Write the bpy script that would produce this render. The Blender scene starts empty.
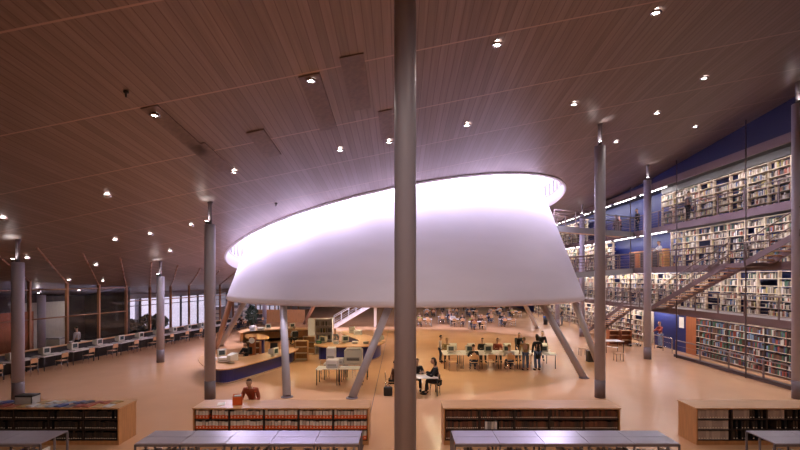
import bpy, bmesh, math, random
from mathutils import Vector, Matrix
rnd = random.Random(7)
PI = math.pi
S = bpy.context.scene
COL = S.collection

# ------------------------------------------------------------------ camera, world, exposure
H, F, HZ = 4.8, 450.0, 278.0          # eye height, focal length in px, horizon row
cam = bpy.data.cameras.new('camera'); cam.sensor_width = 36; cam.lens = 36*F/800
cam.shift_y = (HZ-225)/800; cam.clip_end = 400
co = bpy.data.objects.new('camera', cam); COL.objects.link(co)
co.location = (0, 0, H); co.rotation_euler = (PI/2, 0, 0); S.camera = co
S.view_settings.view_transform = 'Standard'; S.view_settings.look = 'None'
S.view_settings.gamma = 1; S.view_settings.use_curve_mapping = False
S.view_settings.exposure = 0.0
try:
    S.cycles.use_denoising = True; S.cycles.denoiser = 'OPENIMAGEDENOISE'
    S.cycles.max_bounces = 7; S.cycles.diffuse_bounces = 4; S.cycles.glossy_bounces = 3
    S.cycles.transparent_max_bounces = 8; S.cycles.sample_clamp_indirect = 6
    S.cycles.caustics_reflective = False; S.cycles.caustics_refractive = False
except Exception: pass
W = bpy.data.worlds.new('sky'); S.world = W; W.use_nodes = True
bg = W.node_tree.nodes['Background']; bg.inputs[0].default_value = (.88, .80, .95, 1); bg.inputs[1].default_value = 1.6

K_DOWN = 175        # ceiling downlight watts
K_RING = 300        # skylight ring lamps
K_GAL = 68          # gallery tubes
K_CONE = 330         # lamps in the cone's underside
COL_DOWN = (1.0, .85, .76); COL_RING = (.88, .78, 1.0); COL_GAL = (1.0, .93, .93); COL_CONE = (1.0, .86, .52)

# ------------------------------------------------------------------ helpers
def ceil(X, Y):
    Ye = Y if Y < 32 else 32+(Y-32)*.35
    return 11.15+.205*X-.1*Ye
def P(x, y, z=0.0):                    # point of a level z seen at photo pixel x, y
    Y = (H-z)*F/(y-HZ); return Vector(((x-400)/F*Y, Y, z))
def CP(x, y):                          # point of the sloping ceiling
    Y = 6.35/((HZ-y)/F+.1-.205*(x-400)/F); X = (x-400)/F*Y
    return Vector((X, Y, ceil(X, Y)))
def A(x, Y, z=0.0): return Vector(((x-400)/F*Y, Y, z))

def mat(name, c, rough=.5, metal=0.0, noise=0.0, nscale=3.0, emit=0, spec=.5, stretch=None):
    m = bpy.data.materials.new(name); m.use_nodes = True
    nt = m.node_tree; b = nt.nodes['Principled BSDF']
    b.inputs['Roughness'].default_value = rough; b.inputs['Metallic'].default_value = metal
    b.inputs['Specular IOR Level'].default_value = spec
    b.inputs['Base Color'].default_value = (*c, 1)
    if noise:
        tc = nt.nodes.new('ShaderNodeTexCoord'); n = nt.nodes.new('ShaderNodeTexNoise')
        n.inputs['Scale'].default_value = nscale; n.inputs['Detail'].default_value = 4
        src = tc.outputs['Object']
        if stretch:
            mp = nt.nodes.new('ShaderNodeMapping'); mp.inputs['Scale'].default_value = stretch
            nt.links.new(src, mp.inputs[0]); src = mp.outputs[0]
        nt.links.new(src, n.inputs['Vector'])
        r = nt.nodes.new('ShaderNodeValToRGB')
        r.color_ramp.elements[0].position = .3; r.color_ramp.elements[1].position = .7
        r.color_ramp.elements[0].color = (*[v*(1-noise) for v in c], 1)
        r.color_ramp.elements[1].color = (*[min(1, v*(1+noise)) for v in c], 1)
        nt.links.new(n.outputs[0], r.inputs[0]); nt.links.new(r.outputs[0], b.inputs['Base Color'])
    if emit:
        b.inputs['Emission Color'].default_value = (*c, 1); b.inputs['Emission Strength'].default_value = emit
    return m
def ramp_mat(name, cols, rough=.6, per='island'):
    m = mat(name, cols[0], rough); nt = m.node_tree; b = nt.nodes['Principled BSDF']
    if per == 'island': g = nt.nodes.new('ShaderNodeNewGeometry'); out = g.outputs['Random Per Island']
    else: g = nt.nodes.new('ShaderNodeObjectInfo'); out = g.outputs['Random']
    r = nt.nodes.new('ShaderNodeValToRGB'); r.color_ramp.interpolation = 'CONSTANT'
    e = r.color_ramp.elements
    while len(e) < len(cols): e.new(.5)
    for i, c in enumerate(cols): e[i].position = i/len(cols); e[i].color = (*c, 1)
    nt.links.new(out, r.inputs[0]); nt.links.new(r.outputs[0], b.inputs['Base Color'])
    return m

class MB:
    def __init__(s): s.b = bmesh.new()
    def box(s, x0, x1, y0, y1, z0, z1, mi=0, M=None):
        v = [s.b.verts.new((x, y, z)) for x in (x0, x1) for y in (y0, y1) for z in (z0, z1)]
        if M is not None:
            for q in v: q.co = M @ q.co
        for f in ((0,1,3,2),(4,6,7,5),(0,4,5,1),(2,3,7,6),(0,2,6,4),(1,5,7,3)):
            fc = s.b.faces.new([v[i] for i in f]); fc.material_index = mi
        return s
    def rbox(s, x0, x1, y0, y1, z0, z1, r=.02, mi=0):
        t = bmesh.new(); m = MB(); m.b.free(); m.b = t; m.box(x0, x1, y0, y1, z0, z1)
        bmesh.ops.bevel(t, geom=list(t.edges), offset=r, segments=2, affect='EDGES', profile=.5)
        s.merge(t, mi); return s
    def merge(s, t, mi=0):
        mp = {}
        for v in t.verts: mp[v] = s.b.verts.new(v.co)
        for f in t.faces:
            try: g = s.b.faces.new([mp[v] for v in f.verts]); g.material_index = mi; g.smooth = f.smooth
            except ValueError: pass
        t.free()
    def tube(s, a, b, r, r2=None, n=12, mi=0, caps=True):
        a = Vector(a); b = Vector(b); r2 = r if r2 is None else r2
        d = (b-a).normalized(); u = d.orthogonal().normalized(); w = d.cross(u)
        A_, B_ = [], []
        for i in range(n):
            t = 2*PI*i/n; k = u*math.cos(t)+w*math.sin(t)
            A_.append(s.b.verts.new(a+k*r)); B_.append(s.b.verts.new(b+k*r2))
        for i in range(n):
            f = s.b.faces.new((A_[i], A_[(i+1)%n], B_[(i+1)%n], B_[i])); f.smooth = True; f.material_index = mi
        if caps:
            s.b.faces.new(A_[::-1]).material_index = mi; s.b.faces.new(B_).material_index = mi
        return s
    def lathe(s, prof, c=(0,0,0), n=24, mi=0, cap=False, smooth=True):
        rows = []
        for r, z in prof:
            rows.append([s.b.verts.new((c[0]+r*math.cos(2*PI*i/n), c[1]+r*math.sin(2*PI*i/n), c[2]+z)) for i in range(n)])
        for a, b in zip(rows, rows[1:]):
            for i in range(n):
                f = s.b.faces.new((a[i], a[(i+1)%n], b[(i+1)%n], b[i])); f.smooth = smooth; f.material_index = mi
        if cap:
            s.b.faces.new(rows[0][::-1]).material_index = mi; s.b.faces.new(rows[-1]).material_index = mi
        return s
    def prism(s, pts, z0, z1, mi=0):
        lo = [s.b.verts.new((p[0], p[1], z0)) for p in pts]; hi = [s.b.verts.new((p[0], p[1], z1)) for p in pts]
        n = len(pts)
        for i in range(n): s.b.faces.new((lo[i], lo[(i+1)%n], hi[(i+1)%n], hi[i])).material_index = mi
        s.b.faces.new(lo[::-1]).material_index = mi; s.b.faces.new(hi).material_index = mi
        return s
    def ell(s, c, rx, ry, rz, mi=0, seg=12, M=None):
        t = bmesh.new(); bmesh.ops.create_uvsphere(t, u_segments=seg, v_segments=max(6, seg*2//3), radius=1)
        for v in t.verts:
            v.co = Vector((v.co.x*rx, v.co.y*ry, v.co.z*rz))
            if M is not None: v.co = M @ v.co
            v.co += Vector(c)
        for f in t.faces: f.smooth = True
        s.merge(t, mi); return s
    def mesh(s, name):
        bmesh.ops.recalc_face_normals(s.b, faces=s.b.faces)
        me = bpy.data.meshes.new(name); s.b.to_mesh(me); s.b.free(); return me
    def build(s, name, m=None, parent=None, loc=None, rz=0):
        me = s.mesh(name)
        for k in (m if isinstance(m, (list, tuple)) else [m]): me.materials.append(k)
        o = bpy.data.objects.new(name, me); COL.objects.link(o)
        if parent: o.parent = parent
        if loc is not None: o.location = loc
        o.rotation_euler.z = rz
        return o
def tag(o, label=None, cat=None, group=None, kind=None):
    if label: o['label'] = label
    if cat: o['category'] = cat
    if group: o['group'] = group
    if kind: o['kind'] = kind
    return o
def empty(name, loc, rz=0):
    o = bpy.data.objects.new(name, None); o.empty_display_size = .1; COL.objects.link(o)
    o.location = loc; o.rotation_euler.z = rz; return o
def dup(o, loc=None, rz=None, parent=None, sc=None):
    c = o.copy(); COL.objects.link(c)
    if parent: c.parent = parent
    if loc is not None: c.location = loc
    if rz is not None: c.rotation_euler.z = rz
    if sc: c.scale = (sc,)*3
    for ch in list(o.children):
        if ch is not c: dup(ch, parent=c)
    return c
class Proto:                            # first use takes the object itself, later ones copies
    def __init__(s, o): s.o = o; s.used = False
    def put(s, loc, rz=0, label=None, cat=None, group=None, sc=None):
        if not s.used:
            s.used = True; o = s.o; o.location = loc; o.rotation_euler.z = rz
            if sc: o.scale = (sc,)*3
        else: o = dup(s.o, loc, rz, sc=sc); o.scale = (sc or 1,)*3
        for k in ('label', 'category', 'group'):
            if k in o: del o[k]
        return tag(o, label, cat, group)
def struct(name, mb, m): return tag(mb.build(name, m), kind='structure')
ORD = ['first','second','third','fourth','fifth','sixth','seventh','eighth','ninth','tenth','eleventh','twelfth',
 'thirteenth','fourteenth','fifteenth','sixteenth','seventeenth','eighteenth','nineteenth','twentieth','twenty-first','twenty-second','twenty-third','twenty-fourth','twenty-fifth','twenty-sixth','twenty-seventh','twenty-eighth','twenty-ninth','thirtieth','thirty-first','thirty-second','thirty-third','thirty-fourth','thirty-fifth','thirty-sixth']

# ------------------------------------------------------------------ materials
def floor_mat():
    m = mat('floor_linoleum', (.46, .28, .155), .3); nt = m.node_tree; b = nt.nodes['Principled BSDF']
    tc = nt.nodes.new('ShaderNodeTexCoord')
    br = nt.nodes.new('ShaderNodeTexNoise'); br.inputs['Scale'].default_value = .8; br.inputs['Detail'].default_value = 1
    cr_ = nt.nodes.new('ShaderNodeValToRGB'); cr_.color_ramp.elements[0].position = .35; cr_.color_ramp.elements[1].position = .65
    cr_.color_ramp.elements[0].color = (.64, .365, .205, 1); cr_.color_ramp.elements[1].color = (.665, .38, .213, 1)
    nt.links.new(br.outputs[0], cr_.inputs[0])
    n = nt.nodes.new('ShaderNodeTexNoise'); n.inputs['Scale'].default_value = .9; n.inputs['Detail'].default_value = 1
    nt.links.new(tc.outputs['Object'], br.inputs['Vector']); nt.links.new(tc.outputs['Object'], n.inputs['Vector'])
    mx = nt.nodes.new('ShaderNodeMix'); mx.data_type = 'RGBA'; mx.blend_type = 'MULTIPLY'; mx.inputs[0].default_value = 0
    nt.links.new(cr_.outputs[0], mx.inputs[6]); nt.links.new(n.outputs[0], mx.inputs[7])
    nt.links.new(mx.outputs[2], b.inputs['Base Color'])
    r = nt.nodes.new('ShaderNodeMapRange'); r.inputs[3].default_value = .17; r.inputs[4].default_value = .28
    nt.links.new(n.outputs[0], r.inputs[0]); nt.links.new(r.outputs[0], b.inputs['Roughness'])
    return m
def ceiling_mat():
    m = mat('ceiling_boards', (.2, .11, .08), .38); nt = m.node_tree; b = nt.nodes['Principled BSDF']
    L = nt.links.new; tc = nt.nodes.new('ShaderNodeTexCoord'); sp = nt.nodes.new('ShaderNodeSeparateXYZ'); L(tc.outputs['Object'], sp.inputs[0])
    def math_(op, a, v=None, c=None):
        k = nt.nodes.new('ShaderNodeMath'); k.operation = op
        for i, q in enumerate((a, v, c)):
            if q is None: continue
            if isinstance(q, (int, float)): k.inputs[i].default_value = q
            else: L(q, k.inputs[i])
        return k.outputs[0]
    bx = math_('MULTIPLY', sp.outputs[0], 5.2); fr = math_('FRACT', math_('ADD', bx, 1000)); groove = math_('LESS_THAN', fr, .09)
    by = math_('DIVIDE', math_('ADD', sp.outputs[1], 33.65), 2.95); fy = math_('FRACT', by); seam = math_('LESS_THAN', fy, .016)
    cell = nt.nodes.new('ShaderNodeCombineXYZ'); L(math_('FLOOR', bx), cell.inputs[0]); L(math_('FLOOR', by), cell.inputs[1])
    wn = nt.nodes.new('ShaderNodeTexWhiteNoise'); L(cell.outputs[0], wn.inputs['Vector'])
    mp = nt.nodes.new('ShaderNodeMapping'); mp.inputs['Scale'].default_value = (9, .35, 1); L(tc.outputs['Object'], mp.inputs[0])
    n = nt.nodes.new('ShaderNodeTexNoise'); n.inputs['Scale'].default_value = 1.6; n.inputs['Detail'].default_value = 5; L(mp.outputs[0], n.inputs['Vector'])
    v = math_('ADD', math_('MULTIPLY', wn.outputs[0], .35), n.outputs[0])
    r = nt.nodes.new('ShaderNodeValToRGB'); r.color_ramp.elements[0].position = .3; r.color_ramp.elements[1].position = 1
    r.color_ramp.elements[0].color = (.14, .088, .074, 1); r.color_ramp.elements[1].color = (.265, .185, .165, 1); L(v, r.inputs[0])
    m1 = nt.nodes.new('ShaderNodeMix'); m1.data_type = 'RGBA'; L(groove, m1.inputs[0]); L(r.outputs[0], m1.inputs[6]); m1.inputs[7].default_value = (.12, .065, .05, 1)
    m2 = nt.nodes.new('ShaderNodeMix'); m2.data_type = 'RGBA'; L(seam, m2.inputs[0]); L(m1.outputs[2], m2.inputs[6]); m2.inputs[7].default_value = (.42, .27, .22, 1)
    L(m2.outputs[2], b.inputs['Base Color'])
    rr = nt.nodes.new('ShaderNodeMapRange'); rr.inputs[3].default_value = .36; rr.inputs[4].default_value = .5; L(n.outputs[0], rr.inputs[0]); L(rr.outputs[0], b.inputs['Roughness'])
    b.inputs['Specular IOR Level'].default_value = 1.0; b.inputs['Metallic'].default_value = .4
    return m
M = dict(
    floor=floor_mat(), ceiling=ceiling_mat(),
    cone=mat('cone_plaster', (.74, .70, .82), .75, noise=.03, nscale=.35, stretch=(1, 1, 4)),
    column=mat('column_paint', (.38, .37, .46), .4, .0), column_foot=mat('column_foot', (.16, .13, .15), .5),
    leg_grey=mat('leg_paint', (.40, .37, .42), .45), leg_brown=mat('leg_primer', (.36, .21, .16), .5),
    steel=mat('dark_steel', (.10, .075, .08), .45, .4), rail=mat('rail_paint', (.19, .135, .13), .45, .3), chrome=mat('chrome', (.6, .6, .62), .25, .9),
    blue=mat('blue_wall_paint', (.006, .014, .11), .5, noise=.1, nscale=.6), bluedesk=mat('blue_laminate', (.02, .025, .20), .35),
    white=mat('white_paint', (.78, .76, .78), .5), cream=mat('cream_shelf', (.60, .48, .36), .5), slab=mat('slab_grey', (.24, .20, .2), .6, noise=.15),
    wood=mat('beech_veneer', (.60, .34, .17), .36, noise=.10, nscale=2, stretch=(1, 6, 6)),
    wood2=mat('beech_end_veneer', (.50, .25, .10), .42, noise=.12, nscale=2, stretch=(6, 6, 1)),
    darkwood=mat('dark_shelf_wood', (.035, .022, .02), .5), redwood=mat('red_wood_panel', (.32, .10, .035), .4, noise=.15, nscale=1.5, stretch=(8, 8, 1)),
    orange=mat('orange_card', (.75, .12, .02), .5), paper=mat('paper', (.62, .58, .54), .7, noise=.1, nscale=30), label=mat('label_white', (.85, .8, .7), .6),
    metaltop=mat('shelf_top_aluminium', (.42, .40, .50), .28, .6, noise=.05, nscale=2), shelfmetal=mat('shelf_steel', (.2, .18, .2), .5, .4),
    black=mat('black_plastic', (.012, .012, .014), .4), beige=mat('beige_plastic', (.62, .60, .52), .45), keyb=mat('grey_plastic', (.42, .42, .4), .5),
    screen=mat('monitor_glass', (.05, .075, .08), .2), screenblue=mat('lit_blue_screen', (.05, .16, .7), .2, emit=1.5),
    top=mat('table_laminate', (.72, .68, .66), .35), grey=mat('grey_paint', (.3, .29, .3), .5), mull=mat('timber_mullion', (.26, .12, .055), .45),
    dark=mat('dark_panel', (.03, .025, .025), .6), curtain=mat('pale_curtain', (.5, .48, .42), .8, noise=.1, nscale=6, stretch=(8, 8, .3)),
    leaf=mat('dark_foliage', (.015, .03, .015), .7, noise=.4, nscale=4), ground=mat('pale_paving', (.8, .77, .82), .9, noise=.1),
    lens=mat('lamp_lens', (1, .93, .9), .3, emit=60), tube=mat('fluorescent_tube', (1, .95, .97), .3, emit=9), pane=mat('skylight_lit_pane', (.95, .9, 1), .3, emit=3.2),
    skin=mat('skin', (.55, .33, .23), .6), skin2=mat('skin_deep', (.20, .105, .07), .6), eye=mat('eye', (.03, .02, .02), .3),
    carpet=mat('grey_box', (.5, .5, .5), .6), red=mat('red_plastic', (.5, .03, .02), .4), cblue=mat('blue_plastic', (.02, .12, .45), .4), green=mat('green_plastic', (.03, .25, .12), .5),
)
def glass_mat():
    m = bpy.data.materials.new('window_glass'); m.use_nodes = True; nt = m.node_tree
    for n in list(nt.nodes): nt.nodes.remove(n)
    o = nt.nodes.new('ShaderNodeOutputMaterial'); t = nt.nodes.new('ShaderNodeBsdfTransparent'); g = nt.nodes.new('ShaderNodeBsdfGlossy')
    g.inputs['Roughness'].default_value = .03; t.inputs[0].default_value = (.9, .9, .92, 1)
    f = nt.nodes.new('ShaderNodeLayerWeight'); f.inputs[0].default_value = .5
    pw = nt.nodes.new('ShaderNodeMath'); pw.operation = 'POWER'; pw.inputs[1].default_value = 4; nt.links.new(f.outputs['Facing'], pw.inputs[0])
    mr = nt.nodes.new('ShaderNodeMath'); mr.operation = 'MULTIPLY_ADD'; mr.inputs[1].default_value = .7; mr.inputs[2].default_value = .05; nt.links.new(pw.outputs[0], mr.inputs[0]); x = nt.nodes.new('ShaderNodeMixShader')
    nt.links.new(mr.outputs[0], x.inputs[0]); nt.links.new(t.outputs[0], x.inputs[1]); nt.links.new(g.outputs[0], x.inputs[2]); nt.links.new(x.outputs[0], o.inputs[0])
    return m
M['glass'] = glass_mat()
PALE = [(.42,.35,.27),(.30,.25,.2),(.55,.48,.4),(.03,.03,.03),(.4,.32,.22),(.14,.08,.06),(.6,.55,.52),(.03,.03,.05),(.3,.08,.05),(.05,.09,.2),(.42,.34,.12),(.62,.57,.5),(.2,.13,.08),(.04,.1,.07),(.38,.33,.28),(.08,.05,.04),(.5,.44,.38),(.25,.2,.18)]
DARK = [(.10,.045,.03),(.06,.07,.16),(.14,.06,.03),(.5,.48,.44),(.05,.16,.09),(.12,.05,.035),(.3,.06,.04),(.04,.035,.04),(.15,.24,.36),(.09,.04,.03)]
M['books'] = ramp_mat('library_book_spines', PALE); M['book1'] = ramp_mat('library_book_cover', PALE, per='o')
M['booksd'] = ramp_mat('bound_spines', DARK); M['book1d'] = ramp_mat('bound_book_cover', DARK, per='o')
M['vol'] = ramp_mat('volume_cover', [(.10,.035,.02),(.13,.05,.025),(.09,.03,.02),(.05,.03,.02),(.16,.06,.03),(.03,.02,.02)], per='o')
M['volblack'] = ramp_mat('black_volume_cover', [(.015,.013,.014),(.03,.022,.02),(.012,.012,.016),(.05,.03,.02)], per='o')
M['binder'] = ramp_mat('grey_binder_cover', [(.46,.38,.34),(.52,.44,.4),(.4,.33,.3)], per='o')
M['papers'] = ramp_mat('journal_paper', [(.75,.7,.66),(.66,.6,.55),(.8,.76,.72),(.5,.42,.38),(.72,.66,.6)], per='o')

def area(name, loc, power, sx, sy, color, rot=(0,0,0), parent=None):
    l = bpy.data.lights.new(name, 'AREA'); l.shape = 'RECTANGLE'; l.size = sx; l.size_y = sy; l.energy = power; l.color = color
    o = bpy.data.objects.new(name, l); COL.objects.link(o); o.location = loc; o.rotation_euler = rot
    if parent: o.parent = parent
    return o
def spot(name, loc, power, color, angle=150, rot=(0,0,0), blend=.8, rad=.08, parent=None):
    l = bpy.data.lights.new(name, 'SPOT'); l.energy = power; l.color = color; l.spot_size = math.radians(angle); l.spot_blend = blend; l.shadow_soft_size = rad
    o = bpy.data.objects.new(name, l); COL.objects.link(o); o.location = loc; o.rotation_euler = rot
    if parent: o.parent = parent
    return o

# ------------------------------------------------------------------ structure
CX, CY, HR = -.3, 32.1, 11.3           # plan circle of the opening in the roof
struct('floor', MB().prism([(-28.7, -5), (19.2, -5), (19.2, 80), (-12.5, 80)], -.2, 0), M['floor'])
struct('trim_1', MB().box(-1.065, -1.04, 12, 46, 0, .004), M['dark'])
struct('ground', MB().box(-120, 19, -60, 160, -.4, -.21), M['ground'])
# ceiling with the round opening
mb = MB(); N = 144; R = 44; X0, X1, Y0, Y1 = -31, 17.25, -5, 80
angs = sorted([2*PI*i/N for i in range(N)]+[math.atan2(y-CY, x-CX) % (2*PI) for x in (X0, X1) for y in (Y0, Y1)])
rings = []
for a in angs:
    c, s_ = math.cos(a), math.sin(a)
    t = min([(X1-CX)/c if c > 1e-9 else 1e9, (X0-CX)/c if c < -1e-9 else 1e9, (Y1-CY)/s_ if s_ > 1e-9 else 1e9, (Y0-CY)/s_ if s_ < -1e-9 else 1e9, (-27.95+.19*CY-CX)/(c-.19*s_) if c-.19*s_ < -1e-9 else 1e9])
    row = []
    for j in range(R+1):
        q = HR+(t-HR)*j/R; X, Y = CX+q*c, CY+q*s_; row.append(mb.b.verts.new((X, Y, ceil(X, Y))))
    rings.append(row)
for i in range(len(rings)):
    a, b = rings[i], rings[(i+1) % len(rings)]
    for j in range(R): mb.b.faces.new((a[j], b[j], b[j+1], a[j+1])).smooth = True
struct('ceiling', mb, M['ceiling'])
# upstand, ribs and lit panes of the ring skylight
mb = MB(); n = 120; lo, mi_, hi, ins = [], [], [], []
for i in range(n):
    a = 2*PI*i/n; c, s_ = math.cos(a), math.sin(a); X, Y = CX+HR*c, CY+HR*s_; z = ceil(X, Y)
    lo.append(mb.b.verts.new((CX+(HR+.12)*c, CY+(HR+.12)*s_, z-.02))); mi_.append(mb.b.verts.new((X, Y, z-.1)))
    hi.append(mb.b.verts.new((X, Y, z+2.2)))
for i in range(n):
    j = (i+1) % n
    for a, b in ((lo, mi_), (mi_, hi)): mb.b.faces.new((a[i], a[j], b[j], b[i])).smooth = True
struct('trim_2', mb, M['white'])
mb = MB(); o_, i_ = [], []
for i in range(n):
    a = 2*PI*i/n; c, s_ = math.cos(a), math.sin(a); z = ceil(CX+HR*c, CY+HR*s_)+2.2
    o_.append(mb.b.verts.new((CX+HR*c, CY+HR*s_, z))); i_.append(mb.b.verts.new((CX+7.0*c, CY+7.0*s_, z)))
for i in range(n):
    j = (i+1) % n; mb.b.faces.new((o_[i], i_[i], i_[j], o_[j]))
struct('window_1', mb, M['pane'])
rb = MB()
for i in range(90):
    a = 2*PI*i/90; c, s_ = math.cos(a), math.sin(a); X, Y = CX+(HR-.06)*c, CY+(HR-.06)*s_; z = ceil(X, Y)
    rb.tube((X, Y, z+.75), (X, Y, z+1.5), .05, n=6)
for zz in (.7, 1.55):
    for i in range(90):
        a, b = 2*PI*i/90, 2*PI*(i+1)/90
        p = [Vector((CX+(HR-.06)*math.cos(t), CY+(HR-.06)*math.sin(t), 0)) for t in (a, b)]
        for q in p: q.z = ceil(q.x, q.y)+zz
        rb.tube(p[0], p[1], .04, n=6, caps=False)
struct('trim_3', rb, M['grey'])
for i in range(26):
    a = 2*PI*(i+.5)/26; c, s_ = math.cos(a), math.sin(a); q = HR-.35; X, Y = CX+q*c, CY+q*s_; z = ceil(X, Y)+.75
    d = Vector((CX+6*c, CY+6*s_, z-4.5))-Vector((X, Y, z))
    la = area('ring_lamp', (X, Y, z), K_RING, 1.6, .35, COL_RING, d.to_track_quat('-Z', 'Y').to_euler()); la.data.spread = math.radians(175)

# walls
struct('wall_right', MB().box(18.95, 19.2, -5, 80, 0, 14), M['blue'])
struct('trim_4', MB().box(17.25, 17.45, -5, 80, 11.15, 14.9), mat('shaded_blue_paint', (.004, .009, .06), .45))  # bulkhead in the same blue wall paint, its shade put into a darker colour
struct('wall_back', MB().box(-34, 19.2, 78, 78.3, 0, 14), M['grey'])
struct('wall_camera_side', MB().box(-34, 19.2, -5.2, -5, 0, 15), M['wood2'])
GX = lambda Y: -24.5+.19*Y            # glass screen line on the left
OX = lambda Y: -27.6+.19*Y            # outer facade line
def skew(f, Ya, Yb, z0, z1, t): # thin wall following a slanted line
    return [(f(Ya), Ya), (f(Yb), Yb), (f(Yb)-t, Yb), (f(Ya)-t, Ya)]
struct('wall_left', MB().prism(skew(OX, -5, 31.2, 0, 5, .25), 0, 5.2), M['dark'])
struct('wall_left_end', MB().prism(skew(OX, 62, 79, 0, 5, .25), 0, 5.2), M['grey'])
mb = MB(); 
for Y in (-5,): pass
struct('wall_outer_header', MB().prism(skew(OX, 31.2, 62, 0, 5, .25), 3.15, 5.2), M['grey'])
ys = [22.0+2.17*k for k in range(-4, 18)]
def wallpane(f, Ya, Yb, z0, z1, name, off=0):
    m = MB(); v = [m.b.verts.new(p) for p in ((f(Ya)+off, Ya, z0), (f(Yb)+off, Yb, z0), (f(Yb)+off, Yb, z1), (f(Ya)+off, Ya, z1))]
    m.b.faces.new(v); return struct(name, m, M['glass'])
wi = 2
for k, Y in enumerate(ys):
    w = MB(); zc = ceil(GX(Y), Y)
    w.box(GX(Y)-.07, GX(Y)+.07, Y-.07, Y+.07, 0, zc+.05)
    if k+1 < len(ys):
        Yb = ys[k+1]
        for z in (2.55 if k < 10 else 3.2, 4.15) if zc > 4.3 else (3.2,):
            w.tube((GX(Y), Y, z), (GX(Yb), Yb, z), .035, n=6)
    fr = struct('trim_%d' % (5+k), w, M['mull'])
    if k+1 < len(ys):
        wi += 1; wallpane(GX, ys[k]+.05, ys[k+1]-.05, 0.05, min(zc, ceil(GX(ys[k+1]), ys[k+1])), 'window_%d' % wi)
struct('trim_27', MB().prism(skew(GX, ys[0]-.3, 24.4, 0, 3, .06), 0, 3.0), M['redwood'])
for k in range(13):                    # outer windows to the daylight
    Y = 31.2+2.4*k; w = MB(); w.box(OX(Y)-.1, OX(Y)+.05, Y-.06, Y+.06, 0, 3.2)
    w.tube((OX(Y), Y, 2.6), (OX(Y+2.4), Y+2.4, 2.6), .03, n=6)
    struct('trim_%d' % (30+k), w, M['steel']); wi += 1
    wallpane(OX, Y+.05, Y+2.35, .05, 3.15, 'window_%d' % wi)
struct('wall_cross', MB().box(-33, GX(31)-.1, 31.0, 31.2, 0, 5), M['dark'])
# timber ribs fanning over the ceiling from the glass screen
for k, Y in enumerate(ys[3:16]):
    w = MB(); p0 = None
    for j in range(9):
        t = j/8; X, Yj = GX(Y)+4.2*t, Y-7.4*t; r_ = .05; p = Vector((X, Yj, ceil(X, Yj)-.03))
        if p0 is not None: w.tube(p0, p, .04, n=6)
        p0 = p
    struct('trim_%d' % (50+k), w, M['leg_brown'])

# cone
def cr(z): return 11.5-.368*(z-3.59)
KX, KY = .33, 31.0
mb = MB(); prof = [(11.2, 3.50), (11.42, 3.50), (11.5, 3.58)]+[(cr(z), z) for z in [3.8+i*.6 for i in range(19)]]
mb.lathe(prof, (KX, KY, 0), n=160)
mb.lathe([(11.2, 3.5), (10.9, 3.75), (.01, 3.75)], (KX, KY, 0), n=160)
KONE = empty('truncated_cone_hall', (KX, KY, 0)); o = mb.build('plaster_shell', M['cone'], KONE); o.location = (-KX, -KY, 0)
tag(KONE, 'huge pale lavender truncated cone standing on slanting legs in the middle of the hall', 'cone')
legs = [((216,349), (-10.1,27.1), 'leg_brown'), ((221,345), (-9.0,26.6), 'leg_grey'), ((287,397), (-5.7,21.9), 'leg_grey'), ((352,398), (-.4,20.4), 'leg_grey'),
 ((584,378), (7.1,23.0), 'leg_grey'), ((537,328), (8.2,31), 'leg_grey'), ((599,366), (9.8,25.6), 'leg_grey'), ((304,324), (-6.5,37.5), 'leg_brown')]
for f, t, m_ in legs:
    p = P(*f); p = Vector((p.x, p.y, 0)); b = MB(); b.tube((0,0,0), Vector((t[0], t[1], 3.76))-p, .165, .165, n=20)
    o = b.build('slanting_leg', M[m_], KONE, (p.x-KX, p.y-KY, 0))
    MB().lathe([(.24, 0), (.24, .03), (.2, .04)], n=20, cap=True).build('foot_plate', M['column_foot'], o)

# columns
def column(x, Y, lb, zt=None):
    p = A(x, Y); zc = ceil(p.x, p.y); zt = zt or zc-.88; zt = min(zt, zc-.2)
    e = empty('column', p)
    MB().lathe([(.205, .72), (.205, zt-.02), (.19, zt)], n=28, cap=True).build('shaft', M['column'], e)
    MB().lathe([(.208, 0), (.208, .72)], n=28, cap=True).build('foot_band', M['column_foot'], e)
    MB().lathe([(.075, zt), (.075, zc-.1), (.11, zc+.02)], n=16, cap=True).build('neck', M['column_foot'], e)
    lm = MB(); lm.lathe([(.03, 0), (.07, .12)], (-.07, -.16, zt), n=12, cap=True); lm = lm.build('uplight', M['steel'], e)
    ln = MB(); ln.lathe([(.055, .125), (.055, .13)], (-.07, -.16, zt), n=12, cap=True); ln.build('lens', M['lens'], lm)
    spot('column_spot', (-.08, -.2, zt+.16), 60, (.9, .97, 1), 48, (PI+.25, .2, 0), 1, .03, e)
    tag(e, lb, 'column', 'round grey columns holding the roof')
column(405.3, 8.4, 'tall central grey column in front of the cone, closest to the viewer', 10.15)
column(210, 17.9, 'grey column at the left end of the curved blue counter')
column(600, 18.1, 'grey column standing at the right edge of the cone')
column(18, 17.7, 'leftmost grey column, behind the low bookcase with magazines on top')
column(798, 17.9, 'rightmost grey column at the picture edge, before the book galleries')
column(647.5, 26.7, 'grey column right of the cone, near the person in a red sweater')
column(160.5, 25.7, 'grey column on open floor before the computer desks')
column(582, 36.9, 'thin far column between the cone and the galleries')
column(557.5, 44.4, 'farthest reddish column seen beyond the slanting leg at right')
column(41.5, 26.4, 'dark column behind the glass screen near the red wood panel', 3.8)
column(137.5, 38, 'column beyond the glass screen in front of the bright windows', 3.25)
column(264.5, 46, 'small far column left of the upright cone leg')
column(62, 45, 'distant column behind the glass beside the pale curtain', 2.3) if False else None

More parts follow.
